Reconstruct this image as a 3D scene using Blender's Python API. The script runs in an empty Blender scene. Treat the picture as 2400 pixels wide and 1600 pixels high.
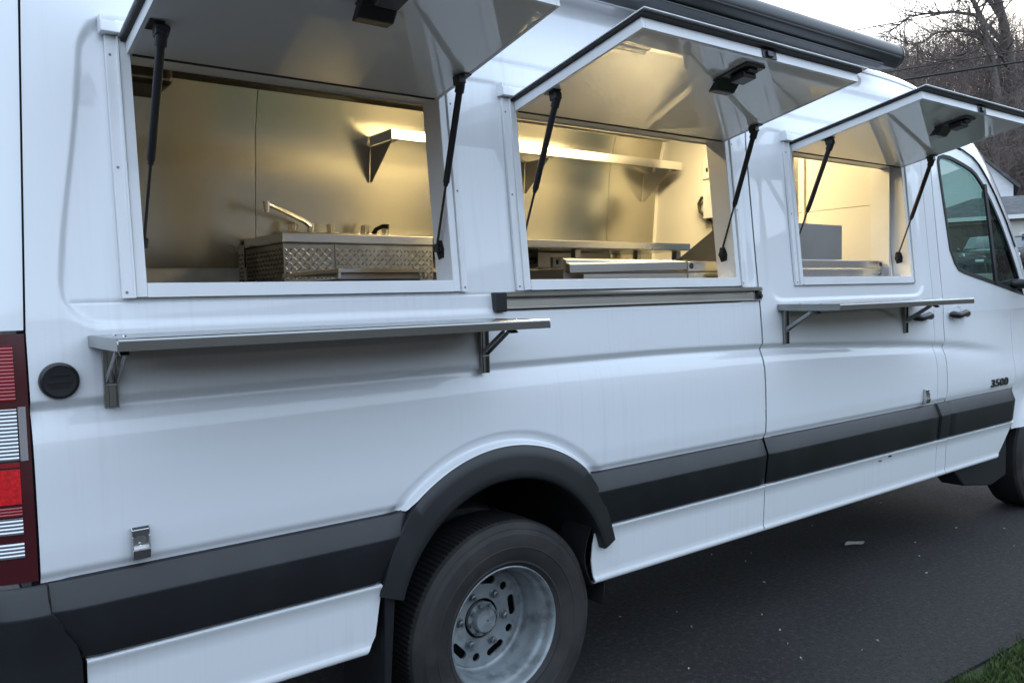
import bpy, math, random
import numpy as np
from mathutils import Vector, Matrix
R = math.radians
random.seed(7)
scene = bpy.context.scene
COL = scene.collection

# ------------------------------------------------------------------ camera, world, sun, exposure
cam_d = bpy.data.cameras.new("camera"); cam = bpy.data.objects.new("camera", cam_d); COL.objects.link(cam)
cam_d.sensor_width = 36.0; cam_d.sensor_fit = 'HORIZONTAL'; cam_d.lens = 28.912
cam_d.clip_start = 0.05; cam_d.clip_end = 900
_r = Vector((0.79645, -0.60423, -0.02398)); _u = Vector((0.05246, 0.02953, 0.99819)); _f = Vector((0.60242, 0.79627, -0.05521))
cam.matrix_world = Matrix(((_r.x, _u.x, -_f.x, 0.0), (_r.y, _u.y, -_f.y, -2.16), (_r.z, _u.z, -_f.z, 1.50), (0, 0, 0, 1)))
scene.camera = cam

SUN_EL, SUN_AZ = R(11), R(72)          # overcast dusk: the low sun is veiled beyond the house, the van side faces the blue half of the sky
world = bpy.data.worlds.new("World"); scene.world = world; world.use_nodes = True
wn = world.node_tree; wn.nodes.clear()
w_out = wn.nodes.new("ShaderNodeOutputWorld"); w_bg = wn.nodes.new("ShaderNodeBackground")
w_sky = wn.nodes.new("ShaderNodeTexSky"); w_sky.sky_type = 'NISHITA'; w_sky.sun_disc = False
w_sky.sun_elevation = SUN_EL; w_sky.sun_rotation = SUN_AZ; w_sky.air_density = 1.0; w_sky.dust_density = 1.5; w_sky.ozone_density = 2.0
w_mix = wn.nodes.new("ShaderNodeMix"); w_mix.data_type = 'RGBA'; w_mix.inputs[0].default_value = 0.62
w_mix.inputs[7].default_value = (7.2, 8.6, 10.6, 1)          # even overcast veil
wn.links.new(w_sky.outputs[0], w_mix.inputs[6]); wn.links.new(w_mix.outputs[2], w_bg.inputs[0])
w_bg.inputs[1].default_value = 0.10
wn.links.new(w_bg.outputs[0], w_out.inputs[0])
sun_d = bpy.data.lights.new("sun", 'SUN'); sun_d.energy = 0.5; sun_d.angle = R(35); sun_d.color = (1.0, 0.97, 0.93)
sun = bpy.data.objects.new("sun", sun_d); COL.objects.link(sun); sun.location = (0, -20, 30)
_sd = Vector((math.sin(SUN_AZ) * math.cos(SUN_EL), math.cos(SUN_AZ) * math.cos(SUN_EL), math.sin(SUN_EL)))
sun.rotation_euler = (-_sd).to_track_quat('-Z', 'Y').to_euler()
vs = scene.view_settings; vs.view_transform = 'Standard'; vs.look = 'None'; vs.exposure = 1.68; vs.gamma = 1.0
try: vs.use_curve_mapping = False
except Exception: pass
LAMP_POWER = 4.9
scene.cycles.max_bounces = 10; scene.cycles.diffuse_bounces = 4; scene.cycles.glossy_bounces = 5
scene.cycles.transparent_max_bounces = 12; scene.cycles.caustics_reflective = False; scene.cycles.caustics_refractive = False
scene.cycles.sample_clamp_indirect = 6.0
try:
    scene.cycles.use_denoising = True; scene.cycles.denoiser = 'OPENIMAGEDENOISE'
except Exception: pass

# ------------------------------------------------------------------ materials
def mat(name, base=(.8, .8, .8), rough=.5, metal=0.0, coat=0.0, coat_r=.05, spec=.5, bump=None, var=None, emit=None, ior=None, aniso=0.0):
    """bump=(scale xyz or float, strength, distance); var=(scale xyz or float, amount, detail): lightness variation"""
    m = bpy.data.materials.new(name); m.use_nodes = True
    nt = m.node_tree; b = nt.nodes["Principled BSDF"]
    b.inputs["Base Color"].default_value = (*base, 1); b.inputs["Roughness"].default_value = rough
    b.inputs["Metallic"].default_value = metal; b.inputs["Coat Weight"].default_value = coat
    b.inputs["Coat Roughness"].default_value = coat_r; b.inputs["Specular IOR Level"].default_value = spec
    b.inputs["Anisotropic"].default_value = aniso
    if ior: b.inputs["IOR"].default_value = ior
    def noise(scale, detail=4.0):
        tc = nt.nodes.new("ShaderNodeTexCoord"); mp = nt.nodes.new("ShaderNodeMapping"); n = nt.nodes.new("ShaderNodeTexNoise")
        nt.links.new(tc.outputs["Object"], mp.inputs[0]); nt.links.new(mp.outputs[0], n.inputs["Vector"])
        if isinstance(scale, (int, float)): n.inputs["Scale"].default_value = scale
        else: mp.inputs["Scale"].default_value = scale; n.inputs["Scale"].default_value = 1.0
        n.inputs["Detail"].default_value = detail
        return n
    if var:
        n = noise(var[0], var[2] if len(var) > 2 else 4.0)
        rp = nt.nodes.new("ShaderNodeValToRGB"); a = var[1]
        rp.color_ramp.elements[0].position = .3; rp.color_ramp.elements[1].position = .7
        rp.color_ramp.elements[0].color = (*[max(0, c * (1 - a)) for c in base], 1)
        rp.color_ramp.elements[1].color = (*[min(1, c * (1 + a)) for c in base], 1)
        nt.links.new(n.outputs["Fac"], rp.inputs[0]); nt.links.new(rp.outputs[0], b.inputs["Base Color"])
    if bump:
        n = noise(bump[0], 5.0); bp = nt.nodes.new("ShaderNodeBump")
        bp.inputs["Strength"].default_value = bump[1]; bp.inputs["Distance"].default_value = bump[2]
        nt.links.new(n.outputs["Fac"], bp.inputs["Height"]); nt.links.new(bp.outputs[0], b.inputs["Normal"])
    if emit:
        b.inputs["Emission Color"].default_value = (*emit[0], 1); b.inputs["Emission Strength"].default_value = emit[1]
    return m

def streak_paint(name, base, amount):
    """white vehicle paint with faint vertical run-off streaks and grime specks"""
    m = mat(name, base, .38, coat=1.0, coat_r=.035)
    nt = m.node_tree; b = nt.nodes["Principled BSDF"]
    tc = nt.nodes.new("ShaderNodeTexCoord")
    def ns(scale, detail):
        mp = nt.nodes.new("ShaderNodeMapping"); mp.inputs["Scale"].default_value = scale
        n = nt.nodes.new("ShaderNodeTexNoise"); n.inputs["Scale"].default_value = 1; n.inputs["Detail"].default_value = detail
        nt.links.new(tc.outputs["Object"], mp.inputs[0]); nt.links.new(mp.outputs[0], n.inputs["Vector"]); return n
    n1 = ns((60, 4, 1.6), 4); n2 = ns((1.6, 1.6, 1.6), 3); n3 = ns((95, 95, 95), 2)
    r1 = nt.nodes.new("ShaderNodeMapRange"); r1.inputs[1].default_value = .5; r1.inputs[2].default_value = .8
    r2 = nt.nodes.new("ShaderNodeMapRange"); r2.inputs[1].default_value = .42; r2.inputs[2].default_value = .68
    r3 = nt.nodes.new("ShaderNodeMapRange"); r3.inputs[1].default_value = .735; r3.inputs[2].default_value = .80
    nt.links.new(n1.outputs["Fac"], r1.inputs[0]); nt.links.new(n2.outputs["Fac"], r2.inputs[0]); nt.links.new(n3.outputs["Fac"], r3.inputs[0])
    mu = nt.nodes.new("ShaderNodeMath"); mu.operation = 'MULTIPLY'; nt.links.new(r1.outputs[0], mu.inputs[0]); nt.links.new(r2.outputs[0], mu.inputs[1])
    ad = nt.nodes.new("ShaderNodeMath"); ad.operation = 'MULTIPLY_ADD'; ad.inputs[1].default_value = .5
    nt.links.new(r3.outputs[0], ad.inputs[0]); nt.links.new(mu.outputs[0], ad.inputs[2])
    sc = nt.nodes.new("ShaderNodeMath"); sc.operation = 'MULTIPLY'; sc.inputs[1].default_value = amount; sc.use_clamp = True
    nt.links.new(ad.outputs[0], sc.inputs[0])
    mx = nt.nodes.new("ShaderNodeMix"); mx.data_type = 'RGBA'
    mx.inputs[6].default_value = (*base, 1); mx.inputs[7].default_value = (.30, .30, .28, 1)
    nt.links.new(sc.outputs[0], mx.inputs[0]); nt.links.new(mx.outputs[2], b.inputs["Base Color"])
    rr = nt.nodes.new("ShaderNodeMapRange"); rr.inputs[3].default_value = .30; rr.inputs[4].default_value = .55
    nt.links.new(n2.outputs["Fac"], rr.inputs[0]); nt.links.new(rr.outputs[0], b.inputs["Roughness"])
    return m

def glass(name, tint, refl=1.0):
    m = bpy.data.materials.new(name); m.use_nodes = True; nt = m.node_tree; nt.nodes.clear()
    o = nt.nodes.new("ShaderNodeOutputMaterial"); t = nt.nodes.new("ShaderNodeBsdfTransparent"); g = nt.nodes.new("ShaderNodeBsdfGlossy")
    t.inputs[0].default_value = (*tint, 1); g.inputs["Roughness"].default_value = .01; g.inputs[0].default_value = (refl, refl, refl, 1)
    lw = nt.nodes.new("ShaderNodeLayerWeight"); lw.inputs[0].default_value = .5; mx = nt.nodes.new("ShaderNodeMixShader")
    pw = nt.nodes.new("ShaderNodeMath"); pw.operation = 'POWER'; pw.inputs[1].default_value = 5.0; nt.links.new(lw.outputs["Facing"], pw.inputs[0])
    fr = nt.nodes.new("ShaderNodeMath"); fr.operation = 'MULTIPLY_ADD'; fr.inputs[1].default_value = .94; fr.inputs[2].default_value = .05; nt.links.new(pw.outputs[0], fr.inputs[0])
    nt.links.new(fr.outputs[0], mx.inputs[0]); nt.links.new(t.outputs[0], mx.inputs[1]); nt.links.new(g.outputs[0], mx.inputs[2])
    nt.links.new(mx.outputs[0], o.inputs[0]); return m

def steel(name, base, rough, direction='x', wav=.0012, bumpy=.25, rv=(.75, 1.3)):
    sc = {'x': (2, 160, 160), 'z': (160, 160, 2), 'y': (160, 2, 160)}[direction]
    m = mat(name, base, rough, metal=1.0, bump=(sc, .05, .001))
    nt = m.node_tree; b = nt.nodes["Principled BSDF"]
    tc = nt.nodes.new("ShaderNodeTexCoord"); n = nt.nodes.new("ShaderNodeTexNoise"); n.inputs["Scale"].default_value = 2.3; n.inputs["Detail"].default_value = 2
    nt.links.new(tc.outputs["Object"], n.inputs["Vector"])
    old = [x for x in nt.nodes if x.bl_idname == "ShaderNodeBump"][0]
    b2 = nt.nodes.new("ShaderNodeBump"); b2.inputs["Strength"].default_value = bumpy; b2.inputs["Distance"].default_value = wav * 10
    nt.links.new(n.outputs["Fac"], b2.inputs["Height"]); nt.links.new(old.outputs[0], b2.inputs["Normal"]); nt.links.new(b2.outputs[0], b.inputs["Normal"])
    n2 = nt.nodes.new("ShaderNodeTexNoise"); n2.inputs["Scale"].default_value = 6; n2.inputs["Detail"].default_value = 5
    nt.links.new(tc.outputs["Object"], n2.inputs["Vector"])
    mr = nt.nodes.new("ShaderNodeMapRange"); mr.inputs[3].default_value = rough * rv[0]; mr.inputs[4].default_value = rough * rv[1]
    nt.links.new(n2.outputs["Fac"], mr.inputs[0]); nt.links.new(mr.outputs[0], b.inputs["Roughness"])
    return m

MT = {}
MT['paint'] = streak_paint('white_paint_weathered', (.76, .78, .80), .19)
MT['paint_clean'] = streak_paint('white_paint', (.78, .80, .82), .05)
MT['paint_skirt'] = streak_paint('white_paint_sill', (.72, .74, .75), .30)
MT['trim_white'] = mat('white_aluminium_trim', (.80, .81, .82), .35, spec=.5, var=(9, .03))
MT['lid_under'] = mat('gloss_white_lid_panel', (.93, .92, .90), .4, coat=1.0, coat_r=.012, spec=.3)
MT['lid_under'].node_tree.nodes['Principled BSDF'].inputs['Coat IOR'].default_value = 2.1
MT['lid_skin'] = mat('white_lid_skin', (.78, .79, .81), .3, coat=.5)
MT['plastic'] = mat('black_grained_plastic', (.0105, .0115, .013), .40, spec=.5, bump=(420, .12, .0006), var=(3.5, .25))
MT['plastic_s'] = mat('black_smooth_plastic', (.014, .015, .017), .33, spec=.5)
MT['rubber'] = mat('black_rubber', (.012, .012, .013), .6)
MT['tyre'] = mat('dusty_tyre_rubber', (.018, .0172, .0168), .72, bump=(90, .25, .0012), var=(5, .45, 6))
def dust(m, col, lo, hi, scale, amt):
    nt = m.node_tree; b = nt.nodes["Principled BSDF"]; src = b.inputs["Base Color"].links[0].from_socket
    tc = nt.nodes.new("ShaderNodeTexCoord"); n = nt.nodes.new("ShaderNodeTexNoise"); n.inputs["Scale"].default_value = scale; n.inputs["Detail"].default_value = 7; n.inputs["Roughness"].default_value = .62
    nt.links.new(tc.outputs["Object"], n.inputs["Vector"]); r = nt.nodes.new("ShaderNodeMapRange"); r.inputs[1].default_value = lo; r.inputs[2].default_value = hi; r.inputs[4].default_value = amt
    nt.links.new(n.outputs["Fac"], r.inputs[0]); mx = nt.nodes.new("ShaderNodeMix"); mx.data_type = 'RGBA'; mx.inputs[7].default_value = (*col, 1)
    nt.links.new(r.outputs[0], mx.inputs[0]); nt.links.new(src, mx.inputs[6]); nt.links.new(mx.outputs[2], b.inputs["Base Color"])
dust(MT['tyre'], (.050, .043, .037), .48, .68, 4.5, .55)
dust(MT['plastic'], (.040, .040, .038), .54, .74, 7.0, .18)
MT['black_metal'] = mat('black_powder_coat', (.010, .010, .012), .38)
MT['rod'] = mat('dark_strut_rod', (.03, .03, .032), .25, metal=.6)
MT['steel_wall'] = steel('stainless_wall_sheet', (.55, .53, .455), .232, 'z', .0008, .12, (.97, 1.05))
MT['steel'] = steel('stainless_brushed', (.62, .62, .61), .24, 'x', .0006)
MT['steel_dull'] = steel('stainless_dull', (.34, .34, .335), .38, 'x', .0006)
MT['steel_ext'] = steel('stainless_outdoor_shelf', (.29, .30, .295), .22, 'x', .0004)
MT['header'] = mat('dark_steel_header', (.07, .068, .06), .35, metal=.8)
MT['galv'] = mat('galvanised_sheet', (.60, .64, .68), .55, metal=.25, var=(6, .25))
MT['rail_steel'] = steel('weathered_rail_steel', (.40, .38, .34), .30, 'x', .0003, .05)
MT['chrome'] = mat('chrome', (.75, .75, .76), .08, metal=1.0)
MT['tread'] = mat('aluminium_tread_plate', (.62, .62, .61), .20, metal=1.0, var=(30, .15))
MT['plate'] = mat('aluminium_plate_ground', (.32, .32, .31), .33, metal=1.0, var=(12, .2))
MT['frp'] = mat('white_wall_board', (.76, .75, .72), .35, var=(1.5, .03))
MT['ceil'] = mat('white_ceiling_board', (.72, .71, .69), .45)
MT['floor_in'] = mat('grey_kitchen_floor', (.12, .12, .12), .5, var=(8, .3))
MT['lamp'] = mat('lit_led_diffuser', (.9, .85, .7), .4, emit=((1.0, .76, .38), LAMP_POWER * 8))
MT['glass'] = glass('tinted_green_glass', (.52, .70, .64))
MT['glass_dark'] = glass('dark_quarter_glass', (.10, .12, .12))
MT['screen'] = glass('windscreen_glass', (.66, .78, .73))
MT['cab'] = mat('dark_cab_trim', (.018, .018, .02), .6)
MT['rim'] = mat('silver_painted_steel_wheel', (.27, .30, .31), .45, metal=.3, var=(7, .2, 6), bump=(40, .1, .001))
MT['nut'] = mat('dirty_steel_nuts', (.22, .24, .25), .45, metal=.7, var=(40, .4))
MT['red_dark'] = mat('dark_red_lens', (.055, .004, .007), .16, coat=.6, spec=.6)
MT['red_mid'] = mat('red_lens', (.26, .006, .012), .18, coat=.6)
MT['red'] = mat('bright_red_reflector', (.62, .010, .015), .25, coat=.6, bump=(260, .3, .001), var=(120, .3))
MT['clear'] = mat('clear_ribbed_lens', (.55, .57, .60), .12, metal=.75)
MT['knob'] = mat('clear_acrylic_knob', (.95, .93, .90), .10, spec=.6)
MT['knob'].node_tree.nodes['Principled BSDF'].inputs['Transmission Weight'].default_value = .55
MT['wire_black'] = mat('black_cable', (.012, .012, .012), .5)

# ------------------------------------------------------------------ mesh helpers
def sharp_rim(me):
    """keep sheet edges crisp once the sheet is given thickness"""
    cnt = {}
    for p in me.polygons:
        for k in p.edge_keys: cnt[k] = cnt.get(k, 0) + 1
    a = me.attributes.get('sharp_edge') or me.attributes.new('sharp_edge', 'BOOLEAN', 'EDGE')
    for e in me.edges:
        if cnt.get(e.key, 0) < 2: a.data[e.index].value = True
class MB:
    def __init__(s): s.v = []; s.f = []
    def add(s, vs, fs):
        k = len(s.v); s.v.extend([tuple(float(c) for c in p) for p in vs]); s.f.extend([tuple(i + k for i in f) for f in fs]); return s
    def box(s, x0, x1, y0, y1, z0, z1):
        return s.add([(x0, y0, z0), (x1, y0, z0), (x1, y1, z0), (x0, y1, z0), (x0, y0, z1), (x1, y0, z1), (x1, y1, z1), (x0, y1, z1)],
                     [(0, 3, 2, 1), (4, 5, 6, 7), (0, 1, 5, 4), (1, 2, 6, 5), (2, 3, 7, 6), (3, 0, 4, 7)])
    def hexa(s, p):  # eight points, bottom ring then top ring
        return s.add(p, [(0, 3, 2, 1), (4, 5, 6, 7), (0, 1, 5, 4), (1, 2, 6, 5), (2, 3, 7, 6), (3, 0, 4, 7)])
    def grid(s, P, flip=False, close_u=False):
        P = list(P); nu = len(P); nv = len(P[0]); vs = [q for row in P for q in row]; fs = []
        for i in range(nu if close_u else nu - 1):
            for j in range(nv - 1):
                a, b, c, d = i * nv + j, ((i + 1) % nu) * nv + j, ((i + 1) % nu) * nv + j + 1, i * nv + j + 1
                fs.append((a, d, c, b) if flip else (a, b, c, d))
        return s.add(vs, fs)
    def tube(s, pts, rad, n=8, caps=True):
        pts = [Vector(p) for p in pts]
        if isinstance(rad, (int, float)): rad = [rad] * len(pts)
        k0 = len(s.v); rings = []
        t0 = (pts[1] - pts[0]).normalized(); a = t0.orthogonal().normalized()
        for i, p in enumerate(pts):
            t = (pts[min(i + 1, len(pts) - 1)] - pts[max(i - 1, 0)]).normalized()
            a = (a - t * a.dot(t)); a = a.normalized() if a.length > 1e-6 else t.orthogonal().normalized(); b = t.cross(a)
            rings.append([p + (a * math.cos(2 * math.pi * j / n) + b * math.sin(2 * math.pi * j / n)) * rad[i] for j in range(n)])
        vs = [q for r_ in rings for q in r_]; fs = []
        for i in range(len(pts) - 1):
            for j in range(n):
                j2 = (j + 1) % n; fs.append((i * n + j, i * n + j2, (i + 1) * n + j2, (i + 1) * n + j))
        if caps: fs.append(tuple(range(n - 1, -1, -1))); fs.append(tuple((len(pts) - 1) * n + j for j in range(n)))
        return s.add(vs, fs)
    def lathe_y(s, prof, c, n=48, a0=0.0, a1=None):
        """prof: list of (radius, y); axis along y through c=(x,z)"""
        full = a1 is None
        m = n if full else n + 1; a1 = 2 * math.pi if full else a1
        P = []
        for i in range(m):
            a = a0 + (a1 - a0) * i / n
            P.append([(c[0] + r_ * math.cos(a), y, c[1] + r_ * math.sin(a)) for r_, y in prof])
        return s.grid(P, close_u=full)
    def prism(s, poly, axis, a, b):
        """poly of 2D points extruded along axis from a to b: axis 'x' -> (y,z), 'y' -> (x,z), 'z' -> (x,y)"""
        f = {'x': lambda p, t: (t, p[0], p[1]), 'y': lambda p, t: (p[0], t, p[1]), 'z': lambda p, t: (p[0], p[1], t)}[axis]
        n = len(poly); vs = [f(p, a) for p in poly] + [f(p, b) for p in poly]
        fs = [tuple(range(n)), tuple(range(2 * n - 1, n - 1, -1))] + [(i, i + n, (i + 1) % n + n, (i + 1) % n) for i in range(n)]
        return s.add(vs, fs)
    def build(s, name, m, parent=None, smooth=None, bevel=0.0, seg=2, solid=None, fix=True):
        me = bpy.data.meshes.new(name); me.from_pydata(s.v, [], s.f); me.validate()
        if fix and not solid:
            import bmesh
            bm = bmesh.new(); bm.from_mesh(me); bmesh.ops.recalc_face_normals(bm, faces=bm.faces); bm.to_mesh(me); bm.free()
        me.materials.append(MT[m] if isinstance(m, str) else m)
        if smooth:
            me.shade_smooth()
            if smooth < 180: me.set_sharp_from_angle(angle=R(smooth))
        if solid and smooth: sharp_rim(me)
        o = bpy.data.objects.new(name, me); COL.objects.link(o)
        if solid:
            md = o.modifiers.new("thickness", 'SOLIDIFY'); md.thickness = solid; md.offset = -1
        if bevel:
            md = o.modifiers.new("bevel", 'BEVEL'); md.width = bevel; md.segments = seg; md.limit_method = 'ANGLE'; md.angle_limit = R(40)
        if parent is not None:
            o.parent = parent
            if parent.type == 'EMPTY': o.matrix_parent_inverse = Matrix.Translation(-parent.location)
        return o

def tag(o, label, cat, group=None, kind=None):
    if label: o['label'] = label
    if cat: o['category'] = cat
    if group: o['group'] = group
    if kind: o['kind'] = kind
    return o
def thing(name, loc, label, cat, group=None):
    o = bpy.data.objects.new(name, None); o.empty_display_size = .2; o.location = loc; COL.objects.link(o)
    return tag(o, label, cat, group)
def sm(a, b, x):
    t = min(1, max(0, (x - a) / (b - a))); return t * t * (3 - 2 * t)
def frange(a, b, step):
    n = max(1, int(round((b - a) / step))); return [a + (b - a) * i / n for i in range(n + 1)]
class Pchip:
    def __init__(s, pts):
        x = np.array([p[0] for p in pts], float); y = np.array([p[1] for p in pts], float)
        h = np.diff(x); d = np.diff(y) / h; m = np.zeros(len(x)); m[0] = d[0]; m[-1] = d[-1]
        for i in range(1, len(x) - 1):
            if d[i - 1] * d[i] > 0:
                w1 = 2 * h[i] + h[i - 1]; w2 = h[i] + 2 * h[i - 1]; m[i] = (w1 + w2) / (w1 / d[i - 1] + w2 / d[i])
        s.x, s.y, s.m = x, y, m
    def __call__(s, q):
        q = min(max(q, s.x[0]), s.x[-1]); i = int(min(max(np.searchsorted(s.x, q) - 1, 0), len(s.x) - 2))
        h = s.x[i + 1] - s.x[i]; t = (q - s.x[i]) / h
        return float((2*t**3 - 3*t*t + 1) * s.y[i] + (t**3 - 2*t*t + t) * h * s.m[i] + (-2*t**3 + 3*t*t) * s.y[i+1] + (t**3 - t*t) * h * s.m[i+1])

# ------------------------------------------------------------------ terrain
CX, CY = 0.0, -2.16
def gz(x, y):
    dx, dy = x - CX, y - CY; r = math.hypot(dx, dy) + 1e-6
    c = (dx * .924 + dy * .383) / r
    a = 2.05 * sm(13, 44, r) * max(0, c) ** .5 if c > 0 else 0
    hill = 26.0 * sm(56, 134, r) * sm(.3, .75, c) + 15.0 * sm(26, 72, r) * (1 - sm(.3, .75, c))  # last term: unseen hills away from the house, raised to darken reflections
    return a + hill
def pol(az, rr): return (CX + rr * math.sin(R(az)), CY + rr * math.cos(R(az)))

MT['asphalt'] = mat('dark_asphalt', (.0275, .0265, .0258), .85, spec=.3, bump=(150, .9, .008), var=(.9, .28, 8))
def asphalt_detail(m):
    nt = m.node_tree; b = nt.nodes["Principled BSDF"]; src = b.inputs["Base Color"].links[0].from_socket
    tc = nt.nodes.new("ShaderNodeTexCoord")
    n = nt.nodes.new("ShaderNodeTexNoise"); n.inputs["Scale"].default_value = 140; n.inputs["Detail"].default_value = 3
    nt.links.new(tc.outputs["Object"], n.inputs["Vector"])
    rp = nt.nodes.new("ShaderNodeMapRange"); rp.inputs[1].default_value = .62; rp.inputs[2].default_value = .78; rp.inputs[4].default_value = .45
    nt.links.new(n.outputs["Fac"], rp.inputs[0])
    mx = nt.nodes.new("ShaderNodeMix"); mx.data_type = 'RGBA'; mx.inputs[7].default_value = (.085, .080, .076, 1)
    nt.links.new(rp.outputs[0], mx.inputs[0]); nt.links.new(src, mx.inputs[6])
    n2 = nt.nodes.new("ShaderNodeTexNoise"); n2.inputs["Scale"].default_value = 2.2; n2.inputs["Detail"].default_value = 6; n2.inputs["Roughness"].default_value = .65
    nt.links.new(tc.outputs["Object"], n2.inputs["Vector"])
    r2 = nt.nodes.new("ShaderNodeMapRange"); r2.inputs[1].default_value = .60; r2.inputs[2].default_value = .80; r2.inputs[4].default_value = .5
    nt.links.new(n2.outputs["Fac"], r2.inputs[0])
    m2 = nt.nodes.new("ShaderNodeMix"); m2.data_type = 'RGBA'; m2.inputs[7].default_value = (.050, .045, .042, 1)
    nt.links.new(r2.outputs[0], m2.inputs[0]); nt.links.new(mx.outputs[2], m2.inputs[6]); nt.links.new(m2.outputs[2], b.inputs["Base Color"])
asphalt_detail(MT['asphalt'])
dust(MT['asphalt'], (.058, .054, .051), .50, .66, 38.0, .75)
dust(MT['asphalt'], (.0065, .0062, .006), .53, .66, 55.0, .75)
dust(MT['rim'], (.055, .050, .045), .48, .70, 10.0, .85)
MT['soil'] = mat('leaf_litter_ground', (.095, .076, .060), .95, bump=(3, .6, .05), var=(.35, .45, 8))
MT['lawn_base'] = mat('lawn_soil', (.028, .040, .016), .95, bump=(60, .5, .01), var=(6, .4))
def mk_ground():
    m = MB(); P = []
    rs = [0, 3, 6, 9, 12, 15, 19, 24, 30, 36, 42, 48, 55, 62, 70, 80, 92, 105, 120, 140, 180, 260, 400, 700]
    na = 96
    for i in range(na):
        a = 2 * math.pi * i / na
        P.append([(CX + r * math.sin(a), CY + r * math.cos(a), gz(CX + r * math.sin(a), CY + r * math.cos(a)) - .03) for r in rs])
    m.grid(P, close_u=True)
    return m.build('ground', 'soil', smooth=180)
tag(mk_ground(), None, None, kind='structure')
def driveway():
    m = MB(); poly = [(-9, -7), (2.78, -7)]
    poly += [(2.78 + .26 * (1 - math.cos(t)) , -.95 + .25 * math.sin(t)) for t in [k * math.pi / 12 for k in range(0, 7)]]
    for k in range(1, 40):
        poly.append((3.06 + k * .25, -.725 + .012 * math.sin(k * 1.7) + .008 * math.sin(k * 3.1)))
    poly += [(12.9, -.72), (12.9, 9), (-9, 9)]
    m.prism(poly, 'z', -.03, 0.0)
    return m.build('driveway', 'asphalt')
tag(driveway(), None, None, kind='structure')
lw = MB(); lw.grid([[(x, y, -.016 + .006 * math.sin(x * 3) * math.cos(y * 4)) for y in frange(-9, -.66, .4)] for x in frange(2.75, 16, .4)])
tag(lw.build('lawn', 'lawn_base', smooth=180), None, None, kind='structure')

# ------------------------------------------------------------------ FOOD TRUCK
truck = thing('food_truck', (2.9, 1.0, 0), 'white long food truck van with three serving hatches propped open, parked on the asphalt', 'food truck')
YF = 1.97                               # far side mirrors the near side: y -> YF - y
body = Pchip([(.44, .05), (.60, .020), (.858, .0145), (.8815, .0035), (.884, .0025), (.89, .002), (.95, -.001), (1.08, .000), (1.15, .003), (1.20, .010), (1.238, .0225), (1.259, .0310), (1.285, .0150), (1.288, .0150),
              (1.30, .0155), (1.45, .0285), (1.60, .0440), (2.10, .0915), (2.284, .1075), (2.292, .1185), (2.300, .1125), (2.46, .1400), (2.465, .1402), (2.470, .1400), (2.505, .1385),
              (2.56, .160), (2.60, .176), (2.64, .196)])
lean = Pchip([(.3, .0), (1.30, .0165), (1.45, .0285), (2.10, .0915), (2.30, .111), (2.64, .19), (2.75, .24)])
zc = Pchip([(0, 1.272), (2.2, 1.272), (3.0, 1.258), (3.88, 1.222), (4.6, 1.18), (5.47, 1.095)])
W = [(.515, 1.433), (1.738, 2.852), (3.326, 4.310)]      # three serving openings along x
ZS, ZT = 1.553, 2.130
def rsh(x, z): return .050 * max(0, z - 1.44) / 1.1 * max(0, 1 - (x - .25) / .2) if x > .25 else .050 * max(0, z - 1.44) / 1.1
def rrdist(x, z, x0, x1, z0, z1, r):
    cx, cz = (x0 + x1) / 2, (z0 + z1) / 2
    qx, qz = abs(x - cx) - (x1 - x0) / 2 + r, abs(z - cz) - (z1 - z0) / 2 + r
    return math.hypot(max(qx, 0), max(qz, 0)) + min(max(qx, qz), 0) - r
ARX, ARZ, ARR = 1.597, .469, .540
def roofz(x): return 2.636 + .9 * (rz(x) - 2.745)
rz = Pchip([(.1, 2.735), (3.6, 2.745), (4.2, 2.742), (4.56, 2.728), (4.77, 2.698), (5.0, 2.625), (5.17, 2.530), (5.33, 2.425)])
def ysurf(x, z):
    s = zc(0) - zc(x); wgt = sm(.9, 1.1, z) * (1 - sm(1.28, 1.42, z))
    zz = z + s * wgt; fade = 1 - sm(4.8, 5.5, x)
    y = body(zz)
    if 1.05 < zz < 1.45 and fade < 1:
        flat = body(1.05) + (body(1.45) - body(1.05)) * (zz - 1.05) / .4
        y = flat + (y - flat) * fade
    # pressed recess fields round the hatch openings
    for (x0, x1, z0, z1) in ((.325 + .07 * sm(1.5, 2.2, z), 2.96, 1.452, 2.215), (3.075, 4.452, 1.452, 2.215)):
        d = rrdist(x, z, x0, x1, z0, z1, .10); y += (.005 + .009 * (1 - sm(.42, .55, x))) * (1 - sm(-.009, .007, d))
    if x < 1.60: y += .0022 * (1 - sm(0, .0042, abs(z - 1.508))) * sm(.33, .36, x)
    # raised lip round the wheel arch
    r = math.hypot(x - ARX, z - ARZ)
    if r < .62: y += .013 * (1 - sm(.558, .592, r)) - .026 * (1 - sm(.541, .557, r))
    return y
ZL = sorted(set([round(z, 4) for z in
    frange(1.10, 1.232, .012) + frange(1.232, 1.300, .0034) + frange(1.30, 1.44, .014) + frange(1.44, 1.47, .005) + frange(1.47, 1.500, .010)
    + [1.503, 1.5055, 1.508, 1.5105, 1.513, 1.52, ZS] + frange(ZS, ZT, .0165) + frange(ZT, 2.20, .014) + frange(2.20, 2.225, .005) + frange(2.225, 2.28, .014)
    + [2.284, 2.2875, 2.291, 2.295, 2.300, 2.31] + frange(2.31, 2.45, .02) + [2.46, 2.467, 2.475, 2.485, 2.495, 2.505, 2.515] + frange(2.53, 2.64, .015)]))
def xs_for(x0, x1, extra, step=.02):
    pts = [x0, x1] + [e for e in extra if x0 < e < x1]; pts = sorted(set(pts)); out = []
    for a, b in zip(pts[:-1], pts[1:]): out += frange(a, b, step)[:-1]
    return out + [x1]
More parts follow.
